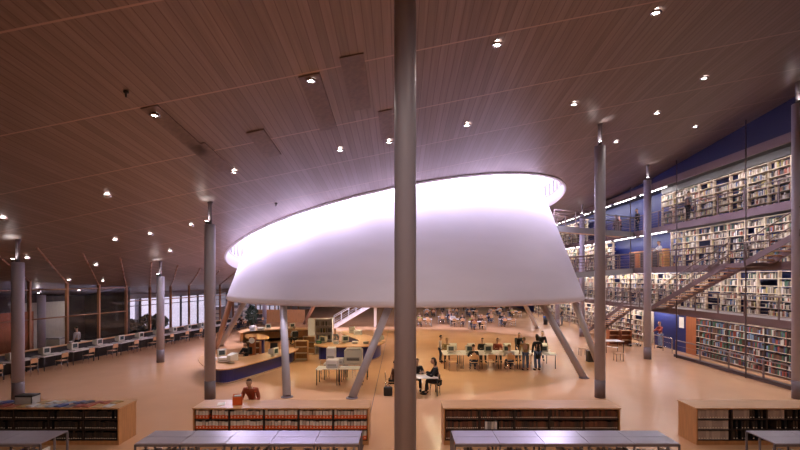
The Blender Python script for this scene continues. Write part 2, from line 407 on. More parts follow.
# downlights
def downlight():
    e = empty('downlight', (0,0,0))
    MB().lathe([(.11, 0), (.13, -.05), (.09, -.06), (.07, -.02)], n=20).build('housing', M['chrome'], e)
    MB().lathe([(.072, -.035), (.0001, -.045)], n=20, cap=False).build('lens', M['lens'], e)
    return e
DL = Proto(downlight())
pts = [(311,79,'bright downlight above the upper left of the cone'),(497,43,'brightest downlight right of the central column'),(656,11,'bright downlight near the top edge at right'),
 (340,149,'downlight just above the cone, left half'),(234,171,'downlight right of the column top at left'),(389,141,'downlight beside the central column'),(467,124,'downlight over the cone right of centre'),
 (574,103,'downlight left of the lamp on the right column'),(657,112,'small downlight between the two right columns'),(695,126,'small downlight near the blue bulkhead'),(704,77,'downlight high on the right ceiling'),
 (616,141,'small downlight right of the tall right column'),(107,195,'lone downlight on the dark left ceiling'),(3,218,'downlight at the left picture edge'),(115,240,'downlight over the desks, below the lone one'),
 (150,234,'downlight left of the column on open floor'),(170,251,'downlight right of the column on open floor'),(191,225,'downlight left of the cone edge'),(27,258,'downlight beside the leftmost column'),
 (96,265,'downlight before the glass screen at left'),(69,280,'low downlight near the glass screen'),(103,281,'low downlight by the timber mullion')]
dls = []
def put_dl(p, lb, grp, k=1.0):
    o = DL.put(p-Vector((0,0,.01)), 0, lb, 'downlight', grp); dls.append(p)
    spot('downlight_spot', p-Vector((0,0,.12)), K_DOWN*k, COL_DOWN, 152, (0,0,0), .9, .1)
for x, y, lb in pts:
    p = CP(x, y); put_dl(p, lb, 'downlights in the sloping ceiling', .2 if x < 130 else 1)
for X, Y in ((-8,5),(-2.2,5),(2.6,5),(8,6),(-2,-1.5),(2,-1.5),(0,2),(13.5,10),(7.5,10.5),(-6,11),(0,12.5),(-11.5,46),(-4,48),(4,48),(11,46),(-8,58),(0,58),(8,58),(13,40),(-13,36),(0,68),(10,66),(-8,68)):
    put_dl(Vector((X, Y, ceil(X, Y))), 'ceiling downlight, %s of those %s' % (ORD[len(dls)-22], 'above or behind the viewer' if Y < 13 else 'beyond the cone'), 'downlights out of the main view', 4.0 if Y < 3 else (.25 if X < -7 else 1.2 if Y < 6 else (1.5 if Y > 44 else .8)))
# lamps under the cone
LC = MB().lathe([(.12, 0), (.12, -.06), (.08, -.06)], n=16)
LC.lathe([(.08, -.055), (.001, -.06)], n=16, mi=1)
lc = Proto(LC.build('soffit_lamp', [M['chrome'], M['lens']]))
for i in range(14):
    r_, a = (9, 2*PI*i/9) if i < 9 else (4.5, 2*PI*i/5)
    p = Vector((KX+r_*math.cos(a), KY+r_*math.sin(a), 3.74))
    lc.put(p, 0, '%s round lamp set in the underside of the cone' % ORD[i], 'lamp', 'lamps in the underside of the cone')
    spot('soffit_spot', p-Vector((0,0,.1)), K_CONE, COL_CONE, 160, (0,0,0), .9, .1)
# dark grilles and small detectors on the ceiling
for k, (x, y, w_, l_, lb) in enumerate(((320,105,.5,3.0,'long dark ceiling grille below the bright left downlight'),(212,158,.5,2.2,'dark ceiling grille left of the small downlight'),(265,144,.5,1.9,'dark grille over the left part of the cone'),
    (357,85,.55,2.6,'dark ceiling grille left of the central column'),(386,125,.4,2.0,'narrow dark grille beside the central column'),(180,133,.4,3.0,'thin long grille left of the cone'))):
    p = CP(x, y); g = MB()
    v = []
    for dx, dy in ((-w_/2,-l_/2),(w_/2,-l_/2),(w_/2,l_/2),(-w_/2,l_/2)):
        X, Y = p.x+dx, p.y+dy; v.append((X-p.x, Y-p.y, ceil(X, Y)-p.z))
    lo = [g.b.verts.new((a, b, c-.025)) for a, b, c in v]; hi = [g.b.verts.new((a, b, c)) for a, b, c in v]
    g.b.faces.new(lo)
    for i in range(4): g.b.faces.new((lo[i], lo[(i+1)%4], hi[(i+1)%4], hi[i]))
    tag(g.build('ceiling_grille', M['grille'] if 'grille' in M else mat('ceiling_grille_wood', (.17, .11, .095), .5, noise=.2, nscale=8), None, p), lb, 'grille', 'dark grilles in the ceiling')
for x, y, lb in ((126,91,'small dark sprinkler head on the left ceiling'),(154,112,'unlit fitting left of the long thin grille'),(276,203,'tiny dark detector just above the cone, left')):
    p = CP(x, y); g = MB(); g.lathe([(.05, 0), (.06, -.04), (.02, -.06)], n=14, cap=True); g.tube((0,0,-.05), (0,0,-.14), .02, n=8)
    tag(g.build('ceiling_detector', M['black'], None, p), lb, 'detector')

# ------------------------------------------------------------------ galleries on the right
LV = {1: 2.9, 2: 5.5, 3: 8.12}
GXR = 16.95
for L, z in LV.items():
    e = empty('gallery_walkway', (17.9, 12, z))
    def rel(o): o.matrix_parent_inverse = Matrix.Translation((-17.9, -12, -z)); return o
    rel(MB().box(GXR, 18.94, 11, 70, z-.14, z).build('deck', M['slab'], e)); rel(MB().box(GXR-.06, GXR, 11, 70, z-.34, z+.03).build('edge_beam', M['rail'], e))
    tag(e, ['', 'lowest', 'middle', 'top'][L]+' gallery walkway along the book wall', 'walkway', 'gallery walkways')
struct('trim_70', MB().box(16.9, 17.0, 6, 70, 10.7, 11.12), M['rail'])
struct('trim_72', MB().box(18.25, 18.94, 12, 31.4, 10.6, 10.97), M['dark'])  # dark strip added to stand for the shade between top shelves and gallery ceiling
struct('trim_71', MB().box(17.0, 18.95, 6, 70, 10.98, 11.12), M['dark'])
def railing(pts, z, lb, h=1.05, bars=5, step=1.8, m='rail'):
    p0 = Vector((*pts[0], z)); e = empty('railing', p0)
    for a, b in zip(pts, pts[1:]):
        a = Vector((*a, z))-p0; b = Vector((*b, z))-p0; L = (b-a).length; n = max(1, round(L/step))
        for i in range(n+1):
            q = a.lerp(b, i/n); MB().box(q.x-.025, q.x+.025, q.y-.035, q.y+.035, q.z, q.z+h).build('post', M[m], e)
        MB().tube(a+Vector((0,0,h)), b+Vector((0,0,h)), .035, n=8).build('handrail', M[m], e)
        for k in range(bars): MB().tube(a+Vector((0,0,h*(k+1)/(bars+1))), b+Vector((0,0,h*(k+1)/(bars+1))), .011, n=6).build('bar', M[m], e)
    tag(e, lb, 'railing', 'railings of the galleries'); return e
for L, z in LV.items():
    railing([(GXR-.03, 12.5), (GXR-.03, 22)] if L != 0 else [], z, 'near stretch of steel railing on the %s gallery' % ['', 'lowest', 'middle', 'top'][L])
    railing([(GXR-.03, 22.1), (GXR-.03, 46)], z, 'far stretch of steel railing on the %s gallery' % ['', 'lowest', 'middle', 'top'][L])
railing([(16.8, 12), (16.8, 27.4)], .06, 'ground floor railing guarding the gap before the dark-bound books', .95, 2, 2.1)
tag(MB().box(16.72, 17.0, 12, 27.5, .0, .16).build('floor_kerb', M['steel']), 'dark steel kerb under the ground floor railing', 'kerb')
railing([(16.7, 34), (16.9, 55)], .06, 'far ground railing at the right before bright shelves', .95, 2, 2.1)
railing([(17.3, 28.6), (17.3, 30.6)], .0, 'short grey railing before the blue ground floor wall', .95, 2, 1, 'chrome')
# hanger rods
for k, Y in enumerate((16.2, 21.6, 27.0, 32.4, 37.8)):
    x = 16.6; b = MB(); b.tube((0,0,0), (0,0,ceil(x, Y)), .028, n=8)
    tag(b.build('hanger_rod', M['steel'], None, (x, Y, 0)), ORD[k]+' thin steel rod from the right hanging the galleries from the roof', 'rod', 'hanger rods')
# bridges to the cone
def bridge(z, zl, lb, k):
    a0, a1, b0, b1 = Vector((10.15+(.95 if zl < 6 else 0), 29.6, zl)), Vector((10.2+(.95 if zl < 6 else 0), 31.5, zl)), Vector((17.0, 32.6, z)), Vector((17.0, 34.8, z))
    e = empty('bridge', a0); m = MB()
    v = [m.b.verts.new(q-a0+Vector((0,0,dz))) for dz in (-.06, -.2) for q in (a0, b0, b1, a1)]
    for f in ((0,1,2,3),(7,6,5,4),(0,4,5,1),(1,5,6,2),(2,6,7,3),(3,7,4,0)): m.b.faces.new([v[i] for i in f])
    m.build('deck', M['wood'], e)
    d = b0-a0; m = MB(); nrm = Vector((0, -.05, 0))
    v = [m.b.verts.new(q) for q in (nrm+Vector((0,0,.0)), d+nrm, d+nrm+Vector((0,0,-.38)), nrm+Vector((0,0,-.38)))]
    v2 = [m.b.verts.new(q.co+Vector((0,.06,0))) for q in v]
    m.b.faces.new(v); m.b.faces.new(v2[::-1])
    for i in range(4): m.b.faces.new((v[i], v[(i+1)%4], v2[(i+1)%4], v2[i]))
    m.build('edge_beam', M['grey'], e)
    for (p, q) in ((a0, b0), (a1, b1)):
        p = p-a0; q = q-a0
        for i in range(5):
            r_ = p.lerp(q, i/4); MB().box(r_.x-.025, r_.x+.025, r_.y-.025, r_.y+.025, r_.z, r_.z+1.05).build('post', M['rail'], e)
        for kk in range(5): MB().tube(p+Vector((0,0,1.05*(kk+1)/5)), q+Vector((0,0,1.05*(kk+1)/5)), .012 if kk < 4 else .03, n=6).build('rail', M['rail'], e)
    tag(e, lb, 'bridge', 'bridges between the galleries and the cone')
bridge(8.12, 8.25, 'upper bridge from the galleries to the cone', 3); bridge(5.5, 5.15, 'lower bridge from the galleries to the cone', 2)
# stairs
def stair(x0, x1, ya, za, yb, zb, lb, n=15, bars=3, m='rail', name='staircase'):
    p0 = Vector((x0, ya, za)); e = empty(name, p0)
    d = Vector((0, yb-ya, zb-za)); w = x1-x0
    for i in range(n):
        q = d*((i+.5)/n); MB().box(.03, w-.03, q.y-.15, q.y+.15, q.z, q.z+.045).build('tread', M['wood' if m == 'rail' else 'white'], e)
    for xx in (0, w):
        u = Vector((xx, 0, 0)); s_ = MB(); t = .02
        v = [s_.b.verts.new(u+q+Vector((dx, 0, dz))) for dx in (-t, t) for q in (Vector((0,0,0)), d) for dz in (-.16, .12)]
        for f in ((0,1,3,2),(4,6,7,5),(0,4,5,1),(2,3,7,6),(0,2,6,4),(1,5,7,3)): s_.b.faces.new([v[i] for i in f])
        s_.build('stringer', M[m], e)
        for k in range(6):
            q = u+d*(k/5); MB().tube(q, q+Vector((0,0,1.0)), .022, n=6).build('baluster', M[m], e)
        for k in range(bars): MB().tube(u+Vector((0,0,(k+1)/bars)), u+d+Vector((0,0,(k+1)/bars)), .014 if k < bars-1 else .03, n=6).build('handrail', M[m], e)
    tag(e, lb, 'stairs', 'flights of stairs'); return e
stair(15.75, 16.75, 38.6, 0, 31.8, 2.9, 'far flight of stairs from the hall floor to the lowest gallery')
stair(15.75, 16.75, 28.3, 2.9, 21.6, 5.5, 'middle flight of stairs rising to the middle gallery, seen against the books')
stair(15.75, 16.75, 20.5, 5.5, 13.9, 8.12, 'upper flight of stairs rising right behind the edge column')
for (ya, yb, z, lb) in ((28.3, 31.8, 2.9, 'stair landing on the lowest gallery'), (20.5, 21.6, 5.5, 'small stair landing on the middle gallery')):
    tag(MB().box(15.7, 16.88, ya, yb, z-.18, z).build('landing', M['rail']), lb, 'landing')
railing([(15.7, 28.4), (15.7, 31.7)], 2.9, 'short railing around the landing of the lowest gallery', 1.0, 4, 1.1)

# bookcases of the galleries
ROWS = 6
def bookcase(w=1.3, h=2.42, col='cream', up_='cream'):
    e = empty('bookcase', (0,0,0)); dp = .34
    for y in (0.012, w-.012): MB().box(.03, .2, y-.01, y+.01, 0, h).build('upright', M[up_], e)
    for k in range(ROWS+1):
        z = .06+k*(h-.08)/ROWS; MB().box(.005, dp, .03, w-.03, z-.03, z).build('shelf', M[col], e)
    return e
def one_bookcase(w=1.3, h=2.42):
    m = MB(); dp = .34
    for y in (0.012, w-.012): m.box(.03, .2, y-.01, y+.01, 0, h, 1)
    for k in range(ROWS+1):
        z = .06+k*(h-.08)/ROWS; m.box(.005, dp, .03, w-.03, z-.03, z)
    return m
BX = 18.2
BH = {0: 2.3, 1: 2.26, 2: 2.38, 3: 2.42}
LZ = {0: .06, 1: 2.9, 2: 5.5, 3: 8.12}
protos = {L: Proto(bookcase(h=BH[L], up_='darkwood' if L == 0 else 'cream')) for L in BH}
far = {}
for L in BH:
    o = one_bookcase(h=BH[L]).build('bookcase', [M['cream'], M['cream']]); far[L] = Proto(o)
lvname = {0: 'on the ground floor', 1: 'on the lowest gallery', 2: 'on the middle gallery', 3: 'on the top gallery'}
stuff = {'pale': MB(), 'dark': MB()}
bookmesh = {}
def bk(mat_, tall, w=.052):
    key = (mat_, tall)
    if key not in bookmesh:
        m = MB(); m.box(0, .2, -w/2, w/2, 0, tall); me = m.mesh('book'); me.materials.append(M[mat_]); bookmesh[key] = me
    return bookmesh[key]
solo = 0
nb0 = {}; YS_ = {L: [0] for L in range(4)}
def unit(L, Ys, near, idx):
    global solo
    z = LZ[L]; (protos if near else far)[L].put((BX, Ys, z), 0, 'cream open bookcase %s, %s' % (lvname[L], ORD[idx]+' from the right' if idx < len(ORD) else 'at the far left end of the row'), 'bookcase', 'open bookcases '+lvname[L])
    sp = (BH[L]-.08)/ROWS
    individual = 20.6 < Ys+.65 < 22.3
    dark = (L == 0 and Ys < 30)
    for k in range(ROWS):
        zz = z+.06+k*sp+.001; y = Ys+.05
        if rnd.random() < (.05 if Ys > 24 else .02): continue
        nb_ = -1 if abs(Ys-min(YS_[L])) < .1 else nb0.get((L, k), -1)
        end = Ys+1.25 if rnd.random() < .6 or dark else Ys+rnd.uniform(.45, 1.1)
        while y < end:
            nb0[(L, k)] = nb_
            if individual and solo < 300:
                w = .082
                if y+w > end: break
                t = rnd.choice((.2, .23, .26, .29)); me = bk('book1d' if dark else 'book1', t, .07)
                o = bpy.data.objects.new('book', me); COL.objects.link(o); o.location = (BX+.03+rnd.uniform(0,.03), y+w/2, zz); solo += 1
                nb_ += 1; tag(o, '%s book from the right, %s shelf up, %s beside the edge column' % (ORD[nb_ % 24], ORD[k], lvname[L]), 'book', 'nearest books '+lvname[L])
                y += w
            else:
                w = rnd.uniform(.03, .075) if Ys < 34 else rnd.uniform(.06, .13); t = rnd.uniform(.17, .31); d0 = rnd.uniform(.02, .07)
                if y+w > end: break
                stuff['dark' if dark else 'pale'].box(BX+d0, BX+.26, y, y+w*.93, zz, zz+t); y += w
            if rnd.random() < .02: y += rnd.uniform(.05, .25)
for L, start in ((0, 27.7), (1, 33.4), (2, 30.3), (3, 31.4)):
    Ys = start-1.3; lst = []
    while Ys > 17.6: lst.append(Ys); Ys -= 1.3
    for i, Y in enumerate(reversed(lst)): unit(L, Y, True, i)
    nn = len(lst)
    Ys = {0: 32.6, 1: 33.4, 2: 38.6, 3: 44}[L]; i = 0
    while Ys < 60: unit(L, Ys, False, nn+i); Ys += 1.3; i += 1
for k, L in (('pale', 'rows of pale mixed books filling the gallery bookcases'), ('dark', 'rows of dark bound books on the ground floor shelves behind the railing')):
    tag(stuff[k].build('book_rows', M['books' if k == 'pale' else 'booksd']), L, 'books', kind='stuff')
# ground floor wall pieces
tag(MB().box(0, .1, 0, 1.0, 0, 2.35).build('wood_door', M['redwood'], None, (18.3, 27.8, 0)), 'narrow brown door panel at the far end of the dark-bound bookcases', 'door')
struct('wall_partition', MB().box(18.35, 18.45, 28.8, 32.5, 0, 2.7), M['blue'])
tag(MB().box(-.012, 0, -.25, .25, -.35, .35).build('notice', M['label'], None, (18.34, 29.3, 1.9)), 'white notice on the blue ground floor wall', 'notice')
for i in range(3):                    # wooden cupboards on the middle gallery
    e = empty('wooden_cupboard', (18.3, 31.2+i*1.6, 5.5)); MB().box(0, .4, 0, 1.5, 0, 1.35).build('body', M['wood2'], e)
    for k in range(2): MB().box(-.02, 0, .08+.7*k, .72+.7*k, .1, 1.25).build('door', M['darkwood' if k else 'redwood'], e)
    tag(e, ['nearest','middle','farthest'][i]+' of three low wooden cupboards on the middle gallery', 'cupboard', 'cupboards on the middle gallery')
# tubes
for L, (z, ylist) in {0: (2.70, range(14, 62, 4)), 1: (5.30, range(14, 62, 4)), 2: (7.92, range(14, 62, 4)), 3: (10.92, range(14, 62, 4))}.items():
    for i, Y in enumerate(ylist):
        e = empty('tube_light', (17.2 if Y < 30 else 17.8, Y, z)); MB().box(-.06, .06, 0, 3.4, 0, .06).build('housing', M['white'], e)
        MB().tube((0, .05, -.03), (0, 3.35, -.03), .025, n=8).build('tube', M['tube'], e)
        area('tube_lamp', (0, 1.7, -.07), K_GAL*(.55 if (L == 0 and Y < 30) else 1), .12, 3.2, COL_GAL, (0, -.35, 0), e)
        tag(e, 'fluorescent tube light, %s from the right, over the shelves %s' % (ORD[i], lvname[L]), 'light', 'tube lights over the galleries')

# ------------------------------------------------------------------ low wooden bookcases in front
def low_case(X0, X1, lb, kind):
    Yf, Yb, h = 12.93, 13.78, 1.065; w = X1-X0; e = empty('low_bookcase', (X0, Yf, 0)); nb = 5; bw = (w-.06)/nb
    MB().box(-.02, w+.02, -.02, Yb-Yf+.02, h-.035, h).build('top', M['wood'], e)
    for x in (0, w-.035): MB().box(x, x+.035, 0, Yb-Yf, 0, h-.035).build('side_panel', M['wood2'], e)
    MB().box(.035, w-.035, .01, .05, 0, .13).build('plinth', M['wood2'], e)
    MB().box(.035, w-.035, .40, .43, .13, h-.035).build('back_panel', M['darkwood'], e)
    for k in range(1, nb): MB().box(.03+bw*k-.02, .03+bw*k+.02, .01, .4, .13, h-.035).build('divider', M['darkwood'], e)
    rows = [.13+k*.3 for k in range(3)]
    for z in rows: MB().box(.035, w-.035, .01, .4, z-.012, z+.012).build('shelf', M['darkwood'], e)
    # face strips keep the far side solid
    MB().box(.035, w-.035, Yb-Yf-.03, Yb-Yf, 0, h-.035).build('rear_panel', M['wood2'], e)
    tag(e, lb, 'bookcase', 'low wooden bookcases on the hall floor')
    return [(X0+.03+bw*b+.03, X0+.03+bw*(b+1)-.03, Yf+.03, z+.014, b, r) for r, z in enumerate(rows) for b in range(nb)]
cells1 = low_case(-13.15, -8.08, 'low wooden bookcase at the left with magazines laid on top', 1)
cells2 = low_case(-5.95, -.9, 'low wooden bookcase full of orange magazine files', 2)
cells3 = low_case(1.26, 6.33, 'low wooden bookcase of brown bound volumes right of the central column', 3)
cells4 = low_case(8.52, 13.6, 'low wooden bookcase with grey binders at the lower right', 4)
rown = ['bottom', 'middle', 'top']
def mfile():
    e = empty('magazine_file', (0,0,0)); w = .085
    bx_ = MB().box(-w/2, w/2, 0, .2, 0, .11).build('box', M['orange'], e)
    MB().box(-w/2+.004, w/2-.004, .006, .19, .1, .245).build('journals', M['papers'], e)
    MB().box(-.013, .013, -.003, 0, .04, .075).build('label', M['label'], bx_)
    return e
mf = Proto(mfile())
for x0, x1, y, z, b, r in cells2:
    n = 10; st = (x1-x0)/n
    for i in range(n):
        if rnd.random() < .03: continue
        o = mf.put((x0+st*(i+.5), y, z), 0, '%s orange magazine file from the left in the %s bay, %s shelf' % (ORD[i], ORD[b], rown[r]), 'magazine file', 'orange files, %s bay, %s shelf' % (ORD[b], rown[r]))
        o.scale = (1, 1, rnd.uniform(.86, 1.03)); o.rotation_euler.y = rnd.uniform(-.05, .05) if rnd.random() < .3 else 0
def vol(name, m, w, h, tagm='label'):
    e = empty(name, (0,0,0)); cv = MB().box(-w/2, w/2, 0, .2, 0, h).build('cover', M[m], e); MB().box(-w*.28, w*.28, -.002, 0, .03, .055).build('spine_label', M[tagm], e); return e
v3 = Proto(vol('bound_volume', 'vol', .055, .235)); v1 = Proto(vol('black_volume', 'volblack', .06, .24)); v4 = Proto(vol('binder', 'binder', .075, .25))
for x0, x1, y, z, b, r in cells3:
    x = x0+.03; ni = -1
    while x < x1-.03:
        ni += 1
        if not (r == 1 and b == 1 and x < x0+.5 and x > x0+.1): 
            o = v3.put((x, y, z), 0, '%s brown volume from the left, %s bay, %s shelf, right of the central column' % (ORD[ni], ORD[b], rown[r]), 'book', 'bound volumes, %s bay, %s shelf' % (ORD[b], rown[r])); o.scale = (1, 1, rnd.uniform(.85, 1.05))
        x += .0585
for k, (c, dx) in enumerate((('white', 0), ('grey', .09), ('paper', .18), ('white', .27))):
    tag(MB().box(0, .07, 0, .2, 0, .22).build('box_file', M[c], None, (cells3[6][0]+.13+dx, 12.96, cells3[6][3])), ORD[k]+' pale box file among the brown bound volumes', 'box file', 'pale box files')
for x0, x1, y, z, b, r in cells1:
    x = x0+.035; ni = -1
    while x < x1-.03:
        ni += 1
        if rnd.random() < .93:
            o = v1.put((x, y, z), 0, '%s black volume from the left, %s bay, %s shelf, under the magazines' % (ORD[ni], ORD[b], rown[r]), 'book', 'black volumes, %s bay, %s shelf' % (ORD[b], rown[r])); o.scale = (1, 1, rnd.uniform(.8, 1.05))
        x += .0655
for x0, x1, y, z, b, r in cells4:
    x = x0+.04; ni = -1
    while x < x1-.03:
        ni += 1
        if b == 0 or (b == 1 and r == 2 and x < x0+.45) or (b == 2 and r == 2 and x < x0+.5):
            v4.put((x, y, z), 0, '%s grey binder from the left, %s bay, %s shelf, lower right bookcase' % (ORD[ni], ORD[b], rown[r]), 'binder', 'grey binders, %s bay, %s shelf' % (ORD[b], rown[r]))
        elif rnd.random() < .6: v1.put((x, y, z), 0, '%s black volume from the left, %s bay, %s shelf, lower right bookcase' % (ORD[ni], ORD[b], rown[r]), 'book', 'black volumes at right, %s bay, %s shelf' % (ORD[b], rown[r]))
        x += .08
# magazines on the left case
mc = [(.55,.53,.55),(.07,.1,.28),(.4,.12,.08),(.5,.46,.4),(.12,.12,.16),(.45,.3,.14),(.3,.36,.45),(.3,.07,.06)]
mm = [mat('magazine_cover', c, .3, noise=.35, nscale=9) for c in mc]
mcols = ['white','dark blue','red','cream','black','yellow','pale blue','crimson']
k = 0
for i in range(17):
    for j in range(2):
        kk = (i*3+j*5) % 8; x = -12.9+i*.275; y = 13.12+j*.36
        m = MB(); m.box(-.105, .105, -.15, .15, 0, .012+.012*((i+j) % 3))
        tag(m.build('magazine', mm[kk], None, (x+rnd.uniform(-.03,.03), y, 1.066), rnd.uniform(-.5, .1)), '%s magazine, %s from the left in the %s row on the left bookcase' % (mcols[kk], ORD[i], ['front','back'][j]), 'magazine', 'magazines laid out on the left bookcase')
e = empty('grey_crate', (A(33, 13.6).x, 13.75, 1.066)); MB().box(-.25, .25, -.0, .02, 0, .22).box(-.25, .25, -.3, -.28, 0, .22).box(-.25, -.23, -.3, .02, 0, .22).box(.23, .25, -.3, .02, 0, .22).box(-.25, .25, -.3, .02, 0, .015).build('body', M['carpet'], e)
MB().rbox(-.26, .26, -.31, .03, .22, .27, .02).build('lid', M['black'], e); e.location.y = 13.55
tag(e, 'grey crate with a dark lid on the left bookcase before the column', 'crate')

# ------------------------------------------------------------------ steel shelving with aluminium tops, nearest
def steel_rack(X0, X1, lb, idx):
    Yf, Ym, Yb, h = 8.4, 8.755, 9.11, 1.71; w = X1-X0; e = empty('steel_shelving', (X0, Yf, 0)); n = 5; pw = w/n
    for k in range(n):
        for (a, b) in ((0, .35), (.36, .71)):
            MB().box(pw*k+.006, pw*(k+1)-.006, a, b, h-.02, h).build('top_panel', M['metaltop'], e)
    for k in range(n+1):
        for y in (.01, .355, .69):
            MB().box(pw*k-.015, pw*k+.015, y-.015, y+.015, 0, h-.02).build('post', M['shelfmetal'], e)
    for z in (.15, .5, .85, 1.2):
        MB().box(0, w, .02, .69, z-.012, z).build('shelf', M['shelfmetal'], e)
    for y in (-.005, .705): MB().box(0, w, y, y+.01, h-.06, h-.02).build('top_rail', M['shelfmetal'], e)
    tag(e, lb, 'shelving', 'steel shelving with aluminium tops')
    return X0, pw, n
racks = [steel_rack(-10.95, -6.72, 'steel shelving with metal top at the lower left corner', 0), steel_rack(-4.95, -.77, 'steel shelving with metal top before the orange files', 1),
 steel_rack(1.03, 5.22, 'steel shelving with metal top before the brown volumes', 2), steel_rack(7.0, 11.2, 'steel shelving with metal top at the lower right corner', 3)]
jr = Proto(MB().box(-.02, .02, 0, .26, 0, .3).build('journal', M['papers']))
for ri, (X0, pw, n) in enumerate(racks):
    for k in range(n):
        x = X0+pw*k+.05; ni = -1
        while x < X0+pw*(k+1)-.04:
            ni += 1
            if rnd.random() < (.9 if ri in (1, 2) else .5):
                jr.put((x, 8.45, 1.205), 0, '%s journal from the left, %s bay of the %s steel shelving from the left' % (ORD[ni], ORD[k], ORD[ri]), 'journal', 'journals, %s bay, %s steel shelving' % (ORD[k], ORD[ri])).scale = (1, 1, rnd.uniform(.8, 1.15))
            x += .056

# ------------------------------------------------------------------ furniture kit
def chair_proto(m='wood'):
    e = empty('chair', (0,0,0))     # faces +Y, seat at .45
    MB().rbox(-.2, .2, -.2, .2, .44, .462, .01).build('seat', M[m], e)
    MB().rbox(-.19, .19, -.235, -.215, .62, .86, .009).build('backrest', M[m], e)
    for sx in (-1, 1):
        MB().tube((sx*.18, .17, .44), (sx*.2, .19, 0), .013, n=8).build('leg', M['chrome'], e)
        b = MB(); b.tube((sx*.18, -.19, .44), (sx*.2, -.22, 0), .013, n=8); b.tube((sx*.18, -.19, .44), (sx*.17, -.23, .84), .012, n=8); b.build('leg', M['chrome'], e)
    return e
CH = Proto(chair_proto())
def chair_black():
    e = empty('office_chair', (0,0,0)); MB().rbox(-.23, .23, -.22, .22, .44, .51, .03).build('seat', M['black'], e)
    MB().rbox(-.21, .21, -.27, -.21, .6, 1.0, .03).build('backrest', M['black'], e)
    b = MB(); b.tube((0,0,.08), (0,0,.44), .03); b.tube((0,-.2,.46), (0,-.26,.65), .02); b.build('stem', M['black'], e)
    b = MB()
    for i in range(5): b.tube((0,0,.1), (.28*math.cos(i*2*PI/5), .28*math.sin(i*2*PI/5), .05), .018, n=8)
    b.build('base', M['black'], e); return e
OC = Proto(chair_black())
def table(loc, w, d, rz, lb, h=.75, grp=None, topm='top', legm='black'):
    e = empty('table', loc, rz); MB().rbox(-w/2, w/2, -d/2, d/2, h-.03, h, .006).build('table_top', M[topm], e)
    for sx in (-1, 1):
        for sy in (-1, 1): MB().tube((sx*(w/2-.05), sy*(d/2-.05), 0), (sx*(w/2-.05), sy*(d/2-.05), h-.03), .02, n=8).build('leg', M[legm], e)
    return tag(e, lb, 'table', grp)
def monitor_proto(s='screen', sc=1.0):
    e = empty('monitor', (0,0,0))    # screen faces -Y
    bz = MB().rbox(-.21, .21, -.2, -.08, .08, .44, .015).build('bezel', M['beige'], e)
    b = MB(); v = [b.b.verts.new(p) for p in ((-.2,-.08,.09),(.2,-.08,.09),(.2,-.08,.43),(-.2,-.08,.43),(-.13,.2,.13),(.13,.2,.13),(.13,.2,.36),(-.13,.2,.36))]
    for f in ((0,1,2,3),(4,7,6,5),(0,4,5,1),(1,5,6,2),(2,6,7,3),(3,7,4,0)): b.b.faces.new([v[i] for i in f])
    b.build('casing', M['beige'], e)
    MB().rbox(-.14, .14, -.206, -.198, .16, .38, .003).build('screen', M[s], bz)
    MB().lathe([(.14, 0), (.14, .02), (.07, .04), (.07, .09)], n=20, cap=True).build('stand', M['beige'], e)
    return e
MON = Proto(monitor_proto())
MONB = Proto(monitor_proto('screenblue'))
kb = MB(); kb.rbox(-.22, .22, -.08, .08, 0, .03, .006); kb.box(-.205, .2, -.065, .065, .03, .037, 1)
KB = Proto(kb.build('keyboard', [M['beige'], M['keyb']]))
pb = MB(); pb.box(-.105, .105, -.148, .148, 0, .006)
PAP = Proto(pb.build('paper_sheet', M['label']))

# ------------------------------------------------------------------ people
def skin_mesh(name, verts, edges, radii, root=0, sub=1):
    me = bpy.data.meshes.new(name); me.from_pydata([Vector(v) for v in verts], edges, [])
    o = bpy.data.objects.new(name, me); COL.objects.link(o)
    md = o.modifiers.new('s', 'SKIN'); md.use_smooth_shade = True
    for i, sv in enumerate(me.skin_vertices[0].data):
        r = radii[i]; sv.radius = r if isinstance(r, tuple) else (r, r); sv.use_root = (i == root)
    sb = o.modifiers.new('u', 'SUBSURF'); sb.levels = sub; sb.render_levels = sub
    dg = bpy.context.evaluated_depsgraph_get(); dg.update()
    r_ = bpy.data.meshes.new_from_object(o.evaluated_get(dg)); bpy.data.objects.remove(o); bpy.data.meshes.remove(me)
    return r_
def ik(S_, T, l1, l2, bend):
    d = T-S_; L = min(d.length, (l1+l2)*.995); T = S_+d.normalized()*L; u = d.normalized()
    a = (l1*l1-l2*l2+L*L)/(2*L); h = math.sqrt(max(0, l1*l1-a*a)); b = bend-u*bend.dot(u); b.normalize()
    return S_+u*a+b*h, T
